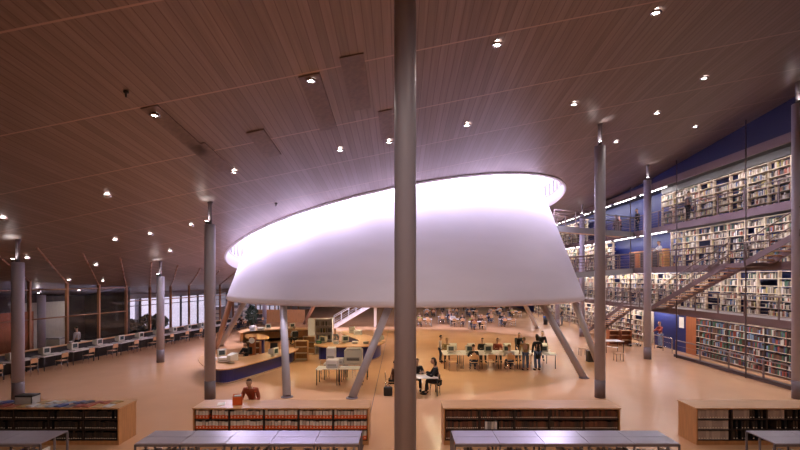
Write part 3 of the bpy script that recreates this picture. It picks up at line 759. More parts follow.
def figure_meshes(pose, hair='short', coat=False):
    sit = pose.startswith('sit'); lean = {'stand': .02, 'reach': .04, 'bend': .30, 'sit': .12, 'sitback': .0, 'desk': .22, 'walk': .04}[pose]
    ph = .50 if sit else (.93 if pose != 'bend' else .9)
    if pose == 'bend': back = -.12
    else: back = 0
    pel = Vector((0, back, ph)); up = Vector((0, math.sin(lean*1.6), math.cos(lean*1.6)))
    sp = pel+up*.2; chs = pel+up*.4+Vector((0, lean*.1, 0)); nk = chs+up*.13; hd = nk+(up+Vector((0, .1, 0))).normalized()*.15
    hv, tv = {}, {}
    L = []
    for sx in (-1, 1):
        hip = pel+Vector((sx*.09, 0, -.04)); sh = chs+Vector((sx*.19, 0, .05))
        if sit: kn = Vector((sx*.11, .42, .49)); an = Vector((sx*.12, .38 if sx > 0 else .46, .08))
        elif pose == 'walk': kn = Vector((sx*.1, .06+sx*.14, .5)); an = Vector((sx*.1, sx*.24-.04, .09))
        else: kn = Vector((sx*.1, .03, .49)); an = Vector((sx*.12, -.01, .08))
        toe = an+Vector((sx*.01, .16, -.045))
        if pose == 'sit': tg = Vector((sx*.16, .47, .79))
        elif pose == 'sitback': tg = Vector((sx*.13, .3, .62))
        elif pose == 'stand': tg = sh+Vector((sx*.06, .06, -.53))
        elif pose == 'walk': tg = sh+Vector((sx*.05, -sx*.22, -.48))
        elif pose == 'reach': tg = Vector((sx*.14, .46, 1.12 if sx > 0 else 1.25))
        elif pose == 'bend': tg = Vector((sx*.17, .36, 1.02))
        else: tg = Vector((sx*.2, .48, .85))
        el, wr = ik(sh, tg, .29, .25, Vector((sx*.5, -.5, -.7)))
        L.append((sx, hip, kn, an, toe, sh, el, wr))
    def chain(vs, es, rs, base, pts_, rr):
        p = base
        for q, r in zip(pts_, rr): vs.append(q); rs.append(r); es.append((p, len(vs)-1)); p = len(vs)-1
        return p
    # body
    vs = [pel]; rs = [(.12, .10)]; es = []
    s1 = chain(vs, es, rs, 0, [sp, chs], [(.115, .09), (.13, .09)]); chain(vs, es, rs, s1, [nk, hd+Vector((0,0,.0))], [.055, .06])
    for sx, hip, kn, an, toe, sh, el, wr in L:
        chain(vs, es, rs, 0, [hip, hip.lerp(kn, .5), kn, kn.lerp(an, .4), an, toe], [.085, .075, .055, .052, .036, .035])
        chain(vs, es, rs, s1, [sh, sh.lerp(el, .5), el, wr], [.055, .045, .037, .026])
    body = skin_mesh('body', vs, es, rs)
    m = MB(); m.b.from_mesh(body); bpy.data.meshes.remove(body)
    c = hd+Vector((0, .02, .06)); m.ell(c, .078, .098, .118, seg=16); m.ell(c+Vector((0,.04,-.06)), .055, .055, .05)
    m.ell(c+Vector((0, .1, -.015)), .013, .022, .024, seg=8)
    m.ell(c+Vector((0, .088, -.058)), .024, .01, .006, 1, 8)
    for s_ in (-1, 1): m.ell(c+Vector((s_*.03, .088, .012)), .012, .008, .007, 1, 8); m.ell(c+Vector((s_*.08, 0, -.005)), .012, .02, .03, seg=8)
    for sx, hip, kn, an, toe, sh, el, wr in L:
        d = (wr-el).normalized(); side = Vector((-sx, 0, 0)); side = (side-d*side.dot(d)).normalized(); nn = d.cross(side)
        R3 = Matrix((side, d, nn)).transposed(); m.ell(wr+d*.045, .04, .05, .016, seg=10, M=R3)
        for k, (off, ln) in enumerate(((-.028, .058), (-.01, .07), (.01, .076), (.027, .068))):
            a = wr+d*.085+side*off; bnd = Vector((0,0,-1))*.3; b_ = a+(d+bnd*.4)*ln*.55; m.tube(a-d*.02, b_, .0095, .009, n=6); m.tube(b_, b_+(d+bnd*1.6).normalized()*ln*.5, .009, .006, n=6)
        a = wr+d*.03+side*.03; b_ = a+(d*.6+side*.8).normalized()*.04; m.tube(a-side*.01, b_, .012, .01, n=6); m.tube(b_, b_+d*.03, .01, .008, n=6)
    out = {'body': m.mesh('body')}
    # upper garment
    vs = [sp]; rs = [(.135, .11)]; es = []
    s1 = chain(vs, es, rs, 0, [chs], [(.175, .125)]); chain(vs, es, rs, s1, [chs.lerp(nk, .75)], [.088])
    if coat and not sit: chain(vs, es, rs, 0, [pel, pel.lerp(Vector((0, back*.3, .45)), .8)], [(.15, .13), (.19, .15)])
    elif coat: chain(vs, es, rs, 0, [pel, pel+Vector((0, -.06, -.22))], [(.17, .15), (.2, .1)])
    else: chain(vs, es, rs, 0, [pel+Vector((0,0,-.02))], [(.135, .115)])
    for sx, hip, kn, an, toe, sh, el, wr in L:
        chain(vs, es, rs, s1, [sh, sh.lerp(el, .5), el, el.lerp(wr, .9)], [.082, .07, .058, .046])
    out['jacket'] = skin_mesh('jacket', vs, es, rs)
    vs = [pel]; rs = [(.13, .11)]; es = []
    for sx, hip, kn, an, toe, sh, el, wr in L:
        chain(vs, es, rs, 0, [hip, hip.lerp(kn, .5), kn, kn.lerp(an, .5), an+Vector((0,0,.03))], [.1, .088, .068, .062, .055])
    out['trousers'] = skin_mesh('trousers', vs, es, rs)
    m = MB()
    for sx, hip, kn, an, toe, sh, el, wr in L:
        m.ell(an.lerp(toe, .55)+Vector((0,0,-.005-an.z*.0)), .05, .135, .05, seg=12)
    out['shoes'] = m.mesh('shoes')
    m = MB(); t = bmesh.new(); bmesh.ops.create_uvsphere(t, u_segments=16, v_segments=12, radius=1)
    bmesh.ops.delete(t, geom=[v for v in t.verts if v.co.z < (-.1 if v.co.y < .1 else .35) and not (hair == 'long' and v.co.y < .2)], context='VERTS')
    for v in t.verts:
        k = 1.0
        v.co = Vector((v.co.x*.088, v.co.y*.108-.006, v.co.z*.128+.006))
        if hair == 'long' and v.co.z < 0: v.co.z *= 2.0; v.co.y -= .03
        v.co += c
    for f in t.faces: f.smooth = True
    m.merge(t); out['hair'] = m.mesh('hair')
    return out
FIG = {}
cloth = {}
def cm(c):
    if c not in cloth: cloth[c] = mat('cloth', c, .85, noise=.12, nscale=12)
    return cloth[c]
BLK = (.012,.012,.014); NAVY = (.02,.03,.07); JEAN = (.07,.11,.22); BR = (.07,.03,.02); GREY = (.16,.16,.18); WHT = (.55,.54,.56); TAN = (.4,.27,.12); RED = (.25,.05,.03); OL = (.3,.27,.08); HB = (.02,.014,.01); HL = (.25,.15,.06); GH = (.3,.28,.26)
def person(loc, rz, pose, lb, up, low, hair=HB, style='short', coat=False, skin='skin', sc=1.0, grp=None, shoes=BLK):
    key = (pose, style, coat)
    if key not in FIG:
        FIG[key] = figure_meshes(*key)
        for nme, me in FIG[key].items():
            me.materials.clear(); me.materials.append(M['skin'])
            if nme == 'body': me.materials.append(M['eye'])
            if nme != 'body':
                for p_ in me.polygons: p_.material_index = 0
    b = None
    for nme, mm_ in (('body', M[skin]), ('jacket', cm(up)), ('trousers', cm(low)), ('shoes', cm(shoes)), ('hair', cm(hair))):
        o = bpy.data.objects.new('person' if nme == 'body' else nme, FIG[key][nme]); COL.objects.link(o)
        o.material_slots[0].link = 'OBJECT'; o.material_slots[0].material = mm_
        if nme == 'body': b = o; o.location = loc; o.rotation_euler.z = rz; o.scale = (sc,)*3
        else: o.parent = b
    return tag(b, lb, 'person', grp)
# facing: rz = 0 looks away (+Y), PI looks to the camera, PI/2 looks left, -PI/2 looks right

# row of computer tables under the cone
tx = [443.5+i*18.9 for i in range(6)]
Yt = 23.75
for i in range(6):
    a = A(tx[i], Yt).x; b = A(tx[i]+18.6, Yt).x; c = (a+b)/2
    table((c, Yt+.75, 0), (b-a), 1.5, 0, '%s white computer table from the left in the row under the cone' % ORD[i], grp='computer tables under the cone')
    MON.put((c-.05, Yt+.55, .75), 0, '%s computer monitor from the left, front side of the table row' % ORD[i], 'monitor', 'monitors on the table row')
    MON.put((c+.15, Yt+1.05, .75), PI, '%s computer monitor from the left, back side of the table row' % ORD[i], 'monitor', 'monitors on the table row')
    KB.put((c-.05, Yt+.2, .752), 0, 'keyboard before the %s front monitor from the left' % ORD[i], 'keyboard', 'keyboards on the table row')
for i, x in enumerate((453, 491)): CH.put(A(x, 23.35), 0, ['empty plywood chair before the leftmost computer table','empty plywood chair between the seated readers at the table row'][i], 'chair', 'plywood chairs at the table row')
for i, x in enumerate((474, 510)): CH.put(A(x, 23.3), 0, ['plywood chair under the person in a black jacket','plywood chair under the person in a striped top'][i], 'chair', 'plywood chairs at the table row')
for i, x in enumerate((482, 497)): CH.put(A(x, 26.1), PI, ['plywood chair beyond the tables, left one','plywood chair beyond the tables, right one'][i], 'chair', 'plywood chairs at the table row')
person(A(440, 25.7), -PI/2, 'stand', 'standing person in a pale grey shirt at the left end of the computer tables', WHT, NAVY, sc=.86)
person(A(446.5, 26.2), PI, 'sit', 'small seated person in tan behind the first monitor', TAN, BR, HL)
person(A(474, 23.3), 0, 'sit', 'person in a black jacket seated with back to us at the computers', BLK, NAVY)
person(A(510, 23.3), 0, 'sit', 'person in a white top seated with back to us, sixth monitor side', WHT, NAVY, HL)
person(A(482, 26.1), PI, 'sit', 'seated person in black facing us behind the third monitor', BLK, BLK)
person(A(497, 26.1), PI, 'sit', 'seated person in dark red facing us behind the fourth monitor', RED, BLK, BR)
person(A(518, 26.1), PI, 'desk', 'standing person in black facing us over the computer tables', BLK, NAVY, sc=.95)
person(A(525.5, 23.4), 0, 'desk', 'person in a mustard jacket and jeans standing at the table with back turned', TAN, JEAN, HL, sc=.97)
person(A(537.5, 23.35), .2, 'stand', 'tall person in a long black coat and jeans at the right end of the tables', BLK, JEAN, HB, 'long', True, sc=1.05)
person(A(541, 26.2), PI, 'desk', 'person leaning over the right end computer table from behind', BLK, NAVY, BR, sc=1.0)
for i, (x, y, z) in enumerate(((527,352,.76),(548,350,.76),(553,353,.76),(458,353,.76))):
    PAP.put(P(x, y, z), rnd.uniform(-1, 1), 'white paper sheet on the computer table row, %s of four from the left' % ORD[[1,2,3,0][i]], 'paper', 'papers on the table row')

# group beside the central column
p = P(422, 376, .75); table((p.x, p.y, 0), 1.3, .8, 0, 'small white reading table right beside the central column')
person(P(434.5, 394)+Vector((.15,0,0)), PI/2, 'sit', 'person in a long black coat seated at the table by the central column', BLK, BLK, HB, 'long', True, sc=1.12)
CH.put(P(434.5, 394), PI/2, 'chair under the person in the long black coat by the central column', 'chair')
person(P(417, 388.5), PI, 'sit', 'person in black mostly hidden behind the central column, right side', BLK, BLK, BR)
CH.put(P(417, 388.5), PI, 'chair of the person half hidden behind the central column', 'chair')
person(P(391.5, 392), -PI/2, 'sit', 'person in a brown coat seated at the left edge of the central column', BR, BLK, HB)
CH.put(P(390.5, 392), -PI/2, 'chair left of the central column', 'chair')
e = empty('bag', P(388, 395.5)); MB().rbox(-.18, .18, -.1, .1, 0, .36, .04).build('body', M['black'], e); MB().tube((-.1,0,.36), (0,0,.46), .012, n=6).tube((0,0,.46), (.1,0,.36), .012, n=6).build('handle', M['black'], e)
tag(e, 'black bag on the floor left of the central column', 'bag')
for i, (x, y) in enumerate(((420,378),(427,375))): PAP.put(P(x, y, .752), .3+i, ['open white paper on the reading table, left','open white paper on the reading table, right'][i], 'paper', 'papers on the small reading table')

# person behind the orange-file bookcase
person(Vector((-4.68, 14.2, 0)), PI, 'bend', 'person in a rust brown sweater leaning over the orange-file bookcase', (.30,.065,.03), BR, BR, sc=1.0)
e = empty('orange_box', (-4.8, 13.3, 1.066), .25); m = MB(); m.box(-.13, .13, -.1, -.085, 0, .24).box(-.13, .13, .085, .1, 0, .28).box(-.13, -.115, -.1, .1, 0, .26).box(.115, .13, -.1, .1, 0, .26).box(-.13, .13, -.1, .1, 0, .01); m.build('body', M['orange'], e)
MB().box(-.1, .1, -.07, .07, .02, .27).build('papers', M['paper'], e); tag(e, 'open orange magazine box on top of the orange-file bookcase', 'box')
PAP.put((-5.3, 13.35, 1.067), .3, 'white sheet left of the orange box on the bookcase', 'paper')

# ------------------------------------------------------------------ service desks
def counter(outline, z, lb, inset=.28, panel='bluedesk', body=None, name='service_desk', smooth=2):
    for _ in range(smooth):
        outline = [q for i in range(len(outline)) for a, b in ((outline[i], outline[(i+1) % len(outline)]),) for q in ((a[0]*.75+b[0]*.25, a[1]*.75+b[1]*.25), (a[0]*.25+b[0]*.75, a[1]*.25+b[1]*.75))]
    pts = [P(x, y, z) for x, y in outline]; p0 = Vector((pts[0].x, pts[0].y, 0)); e = empty(name, p0)
    t = [(q.x-p0.x, q.y-p0.y) for q in pts]; MB().prism(t, z-.05, z).build('desk_top', M['wood'], e)
    c = Vector((sum(q[0] for q in t)/len(t), sum(q[1] for q in t)/len(t)))
    ar = sum(t[i][0]*t[(i+1)%len(t)][1]-t[(i+1)%len(t)][0]*t[i][1] for i in range(len(t)))
    n = len(t); ins = []
    for i in range(n):
        a, b, d = Vector(t[i-1]), Vector(t[i]), Vector(t[(i+1)%n]); e1 = (b-a).normalized(); e2 = (d-b).normalized()
        nr = Vector((-(e1+e2).y, (e1+e2).x)); nr = nr.normalized()*(inset if ar > 0 else -inset); ins.append(tuple(b+nr))
    MB().prism(ins, .08, z-.05).build('front_panel', M[panel], e); MB().prism(ins, 0, .08).build('plinth', M['chrome'], e)
    return tag(e, lb, 'desk', 'service desks under the cone')
counter([(197,356),(200,364),(212,369.5),(230,369),(250,364),(272,358),(298,350.5),(299,346),(275,350),(258,354.5),(242,357),(225,357),(214,353)], .74, 'curved service desk with blue front at the left')
counter([(314,346.5),(345,346.8),(373,346),(382,344),(386,341),(384,338.5),(346,330.5),(338,332),(352,337),(362,341.5),(345,342.5),(314,342)], .9, 'service desk with straight blue front and wooden top under the cone')
counter([(241,333),(250,330.5),(275,329.5),(300,329),(314,330),(314,327.8),(300,326.5),(270,327),(246,328.8),(236,331.5)], .78, 'far wooden counter behind the curved blue desk', panel='wood2')
counter([(246,338.5),(268,339.5),(270,336),(258,333.5),(244,334)], 1.05, 'high wooden desk end with blue front behind the curved desk')
# clutter on desks
def put_items(proto, lst, nm, cat, grp):
    for x, y, z, rz, lb in lst: proto.put(P(x, y, z), rz, lb, cat, grp)
put_items(MON, [(221,357.5,.78,.6,'monitor at the left end of the curved desk'),(232,362.5,.78,2.6,'monitor beside the seated clerk on the curved desk'),(273,356,.78,1.2,'monitor toward the right of the curved desk'),
  (345,342.5,.9,.3,'monitor amid papers on the straight blue desk'),(324,343,.9,-.3,'monitor at the left of the straight blue desk'),(292,328.5,.78,.4,'monitor on the far wooden counter, right'),(268,329.3,.78,.4,'monitor on the far wooden counter, left'),(380,341.5,.9,-1,'monitor at the right end of the straight blue desk')], '', 'monitor', 'monitors on the service desks')
for i, (x, y, z, w, d, h, m_, lb) in enumerate((
  (225,361.5,.78,.55,.4,.22,'white','white printer on the curved desk'),(212,361,.78,.4,.35,.15,'white','flat white box at the left tip of the curved desk'),(336,344,.9,.3,.25,.2,'white','white box on the straight blue desk, left of the monitor'),
  (355,343.5,.9,.35,.25,.14,'white','low white tray on the straight blue desk'),(366,343.5,.9,.3,.25,.12,'grey','grey tray on the straight blue desk'),(358,334.5,.9,.55,.4,.3,'white','white equipment pile on the rear of the straight desk'),(352,333,.9,.4,.35,.45,'beige','beige case on the rear of the straight desk'),
  (253,331,.78,.4,.4,.4,'white','white box on the far counter behind the blue end'),(261,330.5,.78,.5,.4,.25,'beige','beige box on the far counter'),(319,343.5,.9,.3,.2,.15,'green','small green box on the straight blue desk'))):
    e = empty('office_box', P(x, y, z)); MB().rbox(-w/2, w/2, -d/2, d/2, 0, h, .02).build('body', M[m_], e); MB().box(-w*.35, w*.35, -d/2-.004, -d/2, h*.3, h*.55).build('slot', M['keyb'], e)
    tag(e, lb, 'box', 'equipment on the service desks')
person(P(236.5, 372)+Vector((0,1.6,0)), PI*.9, 'sit', 'clerk in black seated behind the curved blue desk', BLK, BLK, BR)
person(P(294.5, 345), .5, 'sitback', 'person in a white shirt seated by the far wooden counter', WHT, BLK, GH)
person(P(333, 351)+Vector((0,1.0,0)), PI, 'sitback', 'clerk in grey seated inside the straight desk', GREY, BLK, HB)
for i, (x, y, rz, lb) in enumerate(((236.5,0,PI,'black office chair of the clerk at the curved desk'),(244,361,1.8,'empty black office chair behind the curved desk'),(273,359,.5,'black office chair near the upright cone leg'),(294.5,345,.5,'black office chair under the person in the white shirt'),(308,347,2,'black chair beside the book trolley'))):
    q = P(236.5, 372)+Vector((0,1.6,0)) if i == 0 else P(x, y); OC.put(q, rz, lb, 'chair', 'black office chairs at the service desks')
# shelving inside, trolley
def small_case(loc, w, h, d, rows, lb, m1, m2, rz=0, name='open_shelf_unit'):
    e = empty(name, loc, rz)
    for x in (-w/2, w/2-.03): MB().box(x, x+.03, -d/2, d/2, 0, h).build('side_panel', M[m1], e)
    MB().box(-w/2+.03, w/2-.03, d/2-.02, d/2, 0.05, h).build('back_panel', M[m1], e)
    for k in range(rows+1): z = .06+k*(h-.08)/rows; MB().box(-w/2+.03, w/2-.03, -d/2, d/2-.02, z-.02, z+.005).build('shelf', M[m2], e)
    bb = MB(); sp = (h-.08)/rows
    return tag(e, lb, 'shelf unit'), sp
u, sp = small_case(P(324, 354), 1.1, 2.25, .45, 5, 'tall white shelf unit standing inside the service desks', 'white', 'white')
bp = Proto(MB().box(-.022, .022, -.1, .1, 0, .25).build('folder', M['book1']))
q = P(324, 354)
for k in range(5):
    for i in range(9):
        if rnd.random() < .8: bp.put((q.x-.45+i*.1+rnd.uniform(0,.04), q.y-.05, .072+k*(2.25-.08)/5), 0, '%s folder from the left, %s shelf up in the tall white unit' % (ORD[i], ORD[k]), 'folder', 'folders on shelf %s of the tall white unit' % ORD[k])
e = empty('white_cabinet', P(316.5, 350.5)+Vector((-.25,.4,0))); MB().rbox(-.35, .35, -.25, .25, 0, 2.1, .02).build('body', M['white'], e); MB().box(-.31, .31, -.265, -.25, .1, 2.0).build('door', M['white'], e)
MB().box(.2, .22, -.28, -.265, .95, 1.15).build('handle', M['chrome'], e); tag(e, 'plain white cabinet left of the tall shelf unit', 'cabinet')
for x, y, lb, m1 in ((309,354.5,'wooden book trolley standing left of the straight blue desk','wood'),(301.5,360,'low wooden shelf trolley behind the upright cone leg','wood2'),(254,361,'red-brown shelf end beside the curved desk','redwood')):
    small_case(P(x, y), .75, 1.15, .4, 3, lb, m1, 'cream', name='book_trolley')[0]['category'] = 'trolley'
e = empty('round_notice_stand', P(252.5, 363.5)); MB().box(-.16, .16, -.1, .1, 0, 1.5).build('body', M['redwood'], e); MB().lathe([(.16, 0), (.16, .02)], n=24, cap=True).build('sign_disc', M['white'], e)
e.children[-1].rotation_euler = (PI/2, 0, 0); e.children[-1].location = (0, -.1, 1.3); tag(e, 'red-brown post with a round white sign by the curved desk', 'sign')

# printer table
table((A(330, 20.4).x-.1, 20.45, 0), 1.0, .75, 0, 'white printer table, left half, before the straight blue desk', h=.74)
table((A(330, 20.4).x+.98, 20.45, 0), 1.1, .75, 0, 'white printer table, right half, under the big beige copier', h=.74)
table((A(330, 20.4).x+.05, 21.5, 0), 1.0, .6, 0, 'small white stand behind the printer table', h=.74); table((A(357,21.5).x, 21.5, 0), 1.1, .6, 0, 'low white stand carrying the big beige copier', h=.74)
def machine(loc, w, d, h, m_, lb, name, vent=False):
    e = empty(name, loc); MB().rbox(-w/2, w/2, -d/2, d/2, 0, h, .04).build('body', M[m_], e); MB().box(-w*.36, w*.36, -d/2-.012, -d/2+.005, h*.25, h*.5).build('tray', M['keyb'], e)
    if vent:
        MB().rbox(-w*.42, w*.42, -d*.4, d*.4, h, h+.06, .02).build('cover', M[m_], e)
        for i in range(6): MB().box(-w*.34, w*.34, -d/2-.02, -d/2-.012, h*.27+i*.02, h*.27+i*.02+.008).build('slat', M['darkwood'], e)
    return tag(e, lb, 'printer')
machine((P(329, 372, .74).x, 20.5, .74), .55, .5, .36, 'white', 'white printer on the left end of the printer table', 'printer')
machine((A(331, 21.4).x, 21.5, .74), .42, .5, .75, 'white', 'tall white printer behind the other on the printer table', 'printer')
machine((A(339.5, 21.4).x, 21.4, .74), .4, .4, .26, 'white', 'small white printer between the tall one and the copier', 'printer')
machine((A(353.5, 21.4).x, 21.5, .74), .85, .65, .66, 'beige', 'big beige copier on the printer table', 'copier', True)
for i, (x, y) in enumerate(((320,369.5),(341,368.5),(349,368.5),(357,368.5))): PAP.put(P(x, y, .742), rnd.uniform(-.6,.6), '%s white sheet from the left on the printer table' % ORD[i], 'paper', 'papers on the printer table')
for i, (x, y, rz) in enumerate(((325,378,.3),(350,377,-.2))): CH.put(P(x, y), rz+PI, ['chair behind the left half of the printer table','chair behind the right half of the printer table'][i], 'chair', 'chairs at the printer table')

# ------------------------------------------------------------------ far hall
er = Vector((0,0,0))
stair_o = stair(0, 1.8, 0, 0, -3.6, 2.1, 'white open staircase at the back under the cone', n=10, bars=2, m='white', name='white_staircase')
stair_o.location = P(334, 327.5); stair_o.rotation_euler.z = PI*.5+.15
q = P(334, 327.5)
tag(MB().box(0, 3.6, -.1, 1.9, -.2, 0).box(.2, .4, .1, .3, -2.1, -.2).box(3.2, 3.4, .1, .3, -2.1, -.2).box(3.2, 3.4, 1.5, 1.7, -2.1, -.2).box(.2, .4, 1.5, 1.7, -2.1, -.2).build('raised_landing', M['white'], None, (q.x+3.65, q.y+.3, 2.12)), 'white landing at the top of the far staircase', 'landing')
tag(MB().box(0, 5.2, 0, .15, 0, 1.35).build('orange_partition', M['wood2'], None, P(257, 322)), 'low orange wooden partition at the far left under the cone', 'partition')
for i in range(4):
    e = empty('display_panel', P(218+i*9, 329-i*1.2), .15); MB().box(-.42, .42, -.03, .03, .1, 2.1).build('board', M['grey'], e)
    for sx in (-.38, .38): MB().box(sx-.02, sx+.02, -.2, .2, 0, .1).build('foot', M['chrome'], e)
    for k in range(3): MB().box(-.2, .2, -.04, -.03, .7+k*.4, 1.0+k*.4).build('poster', M['label'], e)
    tag(e, '%s grey display panel from the left behind the slanting cone legs' % ORD[i], 'panel', 'grey display panels')
def shrub(loc, r, h, lb, n=150):
    e = empty('potted_shrub', loc); MB().lathe([(.25, 0), (.32, .4)], n=16, cap=True).build('pot', M['dark'], e); MB().tube((0,0,.3), (0,0,h*.6), .04).build('stem', M['darkwood'], e)
    m = MB()
    for i in range(n*4):
        a = rnd.uniform(0, 2*PI); t = rnd.uniform(0, PI); q = r*rnd.uniform(.4, 1); c = Vector((q*math.cos(a)*math.sin(t), q*math.sin(a)*math.sin(t), h*.62+h*.36*math.cos(t)*rnd.uniform(.6, 1)))
        u = Vector((rnd.uniform(-1,1), rnd.uniform(-1,1), rnd.uniform(-1,1))).normalized()*.12; w = u.orthogonal().normalized()*.06
        vv = [m.b.verts.new(c+k) for k in (-u, w, u, -w)]; m.b.faces.new(vv)
    m.build('foliage', M['leaf'], e); return tag(e, lb, 'plant')
shrub(P(252, 331.5), .6, 2.4, 'green potted plant at the left end of the orange partition')
for i, (x, Y, r, h) in enumerate(((132,32.9,.6,1.8),(147,34.9,.85,2.0),(158,37,.85,1.9))):
    shrub(A(x, Y), r, h, ['leftmost dark bushy plant behind the glass','big dark plant behind the glass left of the open-floor column','big dark plant behind the glass right of the open-floor column','leftmost dark plant behind the glass'][i], 260)

FT = [(424,327,1.6,.8),(446,324,1.6,.8),(458,327,1.5,.8),(478,330,1.6,.8),(487,323,1.6,.8),(508,327,1.6,.8),(430,317,1.6,.8),(453,316,1.6,.8),(472,317,1.6,.8),(496,316,1.6,.8),(515,318,1.6,.8),(440,311.5,1.6,.8),(468,311.5,1.6,.8),(500,311.5,1.6,.8)]
up = [BLK, OL, NAVY, WHT, BR, GREY, RED, TAN]; upn = ['black','olive','navy','white','brown','grey','dark red','tan']
pi_ = 0
for i, (x, y, w, d) in enumerate(FT):
    q = P(x, y); rowt = 'front' if y > 322 else ('middle' if y > 313 else 'rear')
    nth = sum(1 for t in FT[:i+1] if ('front' if t[1] > 322 else ('middle' if t[1] > 313 else 'rear')) == rowt and t[0] <= x)
    nth = sorted([t[0] for t in FT if ('front' if t[1] > 322 else ('middle' if t[1] > 313 else 'rear')) == rowt]).index(x)
    nm = '%s white reading table from the left in the %s row at the back' % (ORD[nth], rowt)
    table((q.x, q.y+.4, 0), w, d, 0, nm, grp='reading tables at the back', legm='grey')
    for j, (dx, dy, rz) in enumerate(((-.4,-.3,0),(.4,-.3,0),(-.4,1.1,PI),(.4,1.1,PI))):
        side = ['near left','near right','far left','far right'][j]; pos = (q.x+dx, q.y+dy, 0)
        CH.put(pos, rz, 'plywood chair at the %s side of the %s reading table, %s row' % (side, ORD[nth], rowt), 'chair', 'plywood chairs at the back reading tables')
        if (i*7+j*3) % 5 < 3:
            c = (pi_*3+1) % 8; pi_ += 1
            person(pos, rz, 'sit', 'reader in %s seated %s at the %s table of the %s row' % (upn[c], side, ORD[nth], rowt), up[c], [NAVY, BLK, JEAN][pi_ % 3], [HB, BR, HL][pi_ % 3], grp='readers at the back tables')
person(P(562, 325.5), 1.0, 'stand', 'dark-clothed person standing at the far right railing', BLK, GREY)
e = empty('litter_bin', P(545.5, 324.5)); MB().lathe([(.2, 0), (.24, .75)], n=18, cap=True).build('body', M['black'], e); MB().lathe([(.25, .75), (.25, .85), (.12, .88)], n=18, cap=True).build('lid', M['cblue'], e)
tag(e, 'dark bin with a blue lid beyond the slanting cone legs', 'bin')

# right middle: table, stools, bin, shelves and the person in red
q = P(612, 352); table((q.x, q.y, 0), 1.2, .9, 0, 'small table with papers right of the tall grey column')
for i, (x, y) in enumerate(((609,348),(615,349))): PAP.put(P(x, y-1.5, .752), i*.8, ['left','right'][i]+' paper sheet on the small table by the grey column', 'paper')
def stool(loc, lb):
    e = empty('stool', loc); MB().rbox(-.22, .22, -.2, .2, .43, .46, .008).build('seat', M['wood'], e)
    for sx in (-1, 1):
        for sy in (-1, 1): MB().tube((sx*.19, sy*.17, 0), (sx*.19, sy*.17, .43), .014, n=8).build('leg', M['darkwood'], e)
    tag(e, lb, 'stool', 'small stools')
stool(P(618.5, 361), 'small stool before the table right of the grey column'); stool(P(583, 355.5), 'small stool left of the tall right column')
e = empty('litter_bin', P(590.5, 361.5)); MB().box(-.2, .2, -.18, .18, 0, .6).build('body', M['black'], e); MB().box(-.21, .21, -.19, .19, .6, .64).build('rim', M['steel'], e); tag(e, 'square black bin at the foot of the rightmost cone leg', 'bin')
for x, y, lb in ((613,345.5,'left wooden shelf cart near the person in red'),(625,345.5,'right wooden shelf cart near the person in red')): small_case(P(x, y), .75, 1.1, .45, 3, lb, 'redwood', 'wood', name='shelf_cart')[0]['category'] = 'cart'
e = empty('hand_truck', P(634, 346)); MB().box(-.45, .45, -.25, .25, .12, .17).build('platform', M['chrome'], e)
for sx in (-.35, .35):
    for sy in (-.2, .2): MB().tube((sx, sy-.02, .06), (sx, sy+.02, .06), .06, n=14).build('wheel', M['black'], e)
MB().tube((.45, -.2, .15), (.45, -.2, .9), .015).tube((.45, .2, .15), (.45, .2, .9), .015).tube((.45, -.2, .9), (.45, .2, .9), .015).build('handle', M['chrome'], e)
tag(e, 'low flat trolley on wheels left of the person in red', 'trolley')
person(P(660.5, 348), PI*.55, 'reach', 'person in a red sweater and pale jeans by the blue ground floor wall', (.30, .05, .03), (.25, .33, .5), HL, sc=1.02)
# people on the galleries
for x, Y, z, po, u_, l_, lb, rz in ((637.5,33.2,8.12,'stand',BLK,NAVY,'person in black at the top gallery railing',PI/2),(620,36.8,8.12,'reach',RED,BLK,'person in dark red at the far top gallery railing',PI/2),(625,36.4,8.12,'stand',BR,BLK,'second person from the left on the top gallery',PI*.6),
  (688,26.5,8.12,'stand',GREY,BLK,'person in grey before the top gallery books',-PI/2),(660,30.2,5.5,'reach',WHT,TAN,'person in pale clothes on the middle gallery',PI/2)):
    person(A(x, Y, z) if abs(A(x, Y).x-17.5) < .6 else Vector((17.5, Y, z)), rz, po, lb, u_, l_)

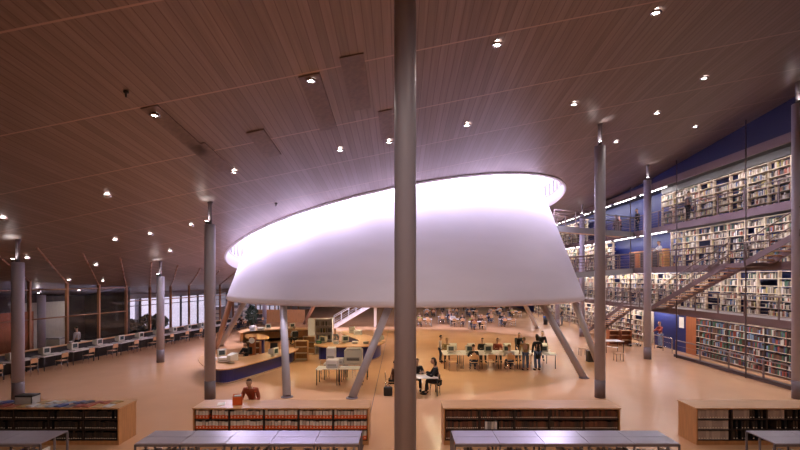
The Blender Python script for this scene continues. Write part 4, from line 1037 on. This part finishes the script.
# ------------------------------------------------------------------ computer desks along the glass screen
rzL = math.atan2(-.19, 1)              # rows run along the slanted screen
DXL = lambda Y: -22.55+.19*Y
e = empty('reading_ledge', (0,0,0)); m = MB(); m.prism([(DXL(19)-1.35, 19), (DXL(19)-1.0, 19), (DXL(48)-1.0, 48), (DXL(48)-1.35, 48)], 1.0, 1.04); m.build('ledge_top', M['wood'], e)
m = MB(); m.prism([(DXL(19)-1.22, 19), (DXL(19)-1.16, 19), (DXL(48)-1.16, 48), (DXL(48)-1.22, 48)], 0, 1.0); m.build('ledge_back', M['dark'], e)
tag(e, 'long wooden ledge running behind the computer desks along the glass screen', 'ledge')
def desk_unit(Y, i):
    c = Vector((DXL(Y)-.48, Y, 0)); rz = rzL+PI/2
    table(c, 1.42, .8, rz, '%s white desk from the left along the glass screen' % ORD[i], grp='computer desks along the glass screen', legm='dark')
    Mx = Matrix.Rotation(rz, 4, 'Z'); at = lambda x, y, z: c+Mx @ Vector((x, y, z))
    scr = MONB if i == 0 else MON
    scr.put(at(-.3, .1, .75), rz, '%s monitor from the left along the glass screen' % ORD[i], 'monitor', 'monitors along the glass screen')
    KB.put(at(-.3, -.25, .752), rz, 'keyboard of the %s desk along the glass screen' % ORD[i], 'keyboard', 'keyboards along the glass screen')
    CH.put(at(.05, -.62, 0), rz, '%s plywood chair from the left along the glass screen' % ORD[i], 'chair', 'plywood chairs along the glass screen')
    return at, rz
for i in range(16):
    Y = 20.6+i*1.62; at, rz = desk_unit(Y, i)
    if i == 0: person(at(.05, -.62, 0), rz, 'sit', 'dark-clothed person at the leftmost computer desk with the blue screen', BLK, BLK)
    if i == 10: person(at(.05, -.62, 0), rz, 'sit', 'person in black seated far along the glass screen desks', BLK, NAVY)
    if i == 13: person(at(.05, -.62, 0), rz, 'sit', 'person in brown seated near the far end of the desks', BR, NAVY)
# room behind the glass
for i, (dx, Y) in enumerate(((1.6, 24), (1.7, 29))):
    X = GX(Y)-dx; put_dl(Vector((X, Y, ceil(X, Y))), ['nearer','farther'][i]+' downlight in the dim room behind the glass', 'downlights behind the glass', .35)
struct('wall_panel', MB().prism(skew(lambda Y: OX(Y)+.3, 26.5, 29.5, 0, 3, .1), 0, 3.3), M['curtain'])
person(Vector((GX(28.0)-.9, 28.0, 0)), PI/2, 'stand', 'person in a pale shirt standing behind the glass by the curtain', WHT, BLK)
for i, (dy, w) in enumerate(((24.6, 1.5), (28.9, 1.5))):
    table((GX(dy)-1.5, dy, 0), 1.4, .8, 0, ['nearer','farther'][i]+' pale table in the dim room behind the glass', grp='tables behind the glass')
e = empty('copier', (GX(27)-1.55, 27.3, 0)); MB().rbox(-.5, .5, -.3, .3, 0, 1.1, .03).build('body', M['beige'], e); MB().rbox(-.45, .45, -.28, .28, 1.1, 1.2, .03).build('lid', M['grey'], e); tag(e, 'pale copier in the dim room behind the glass', 'copier')
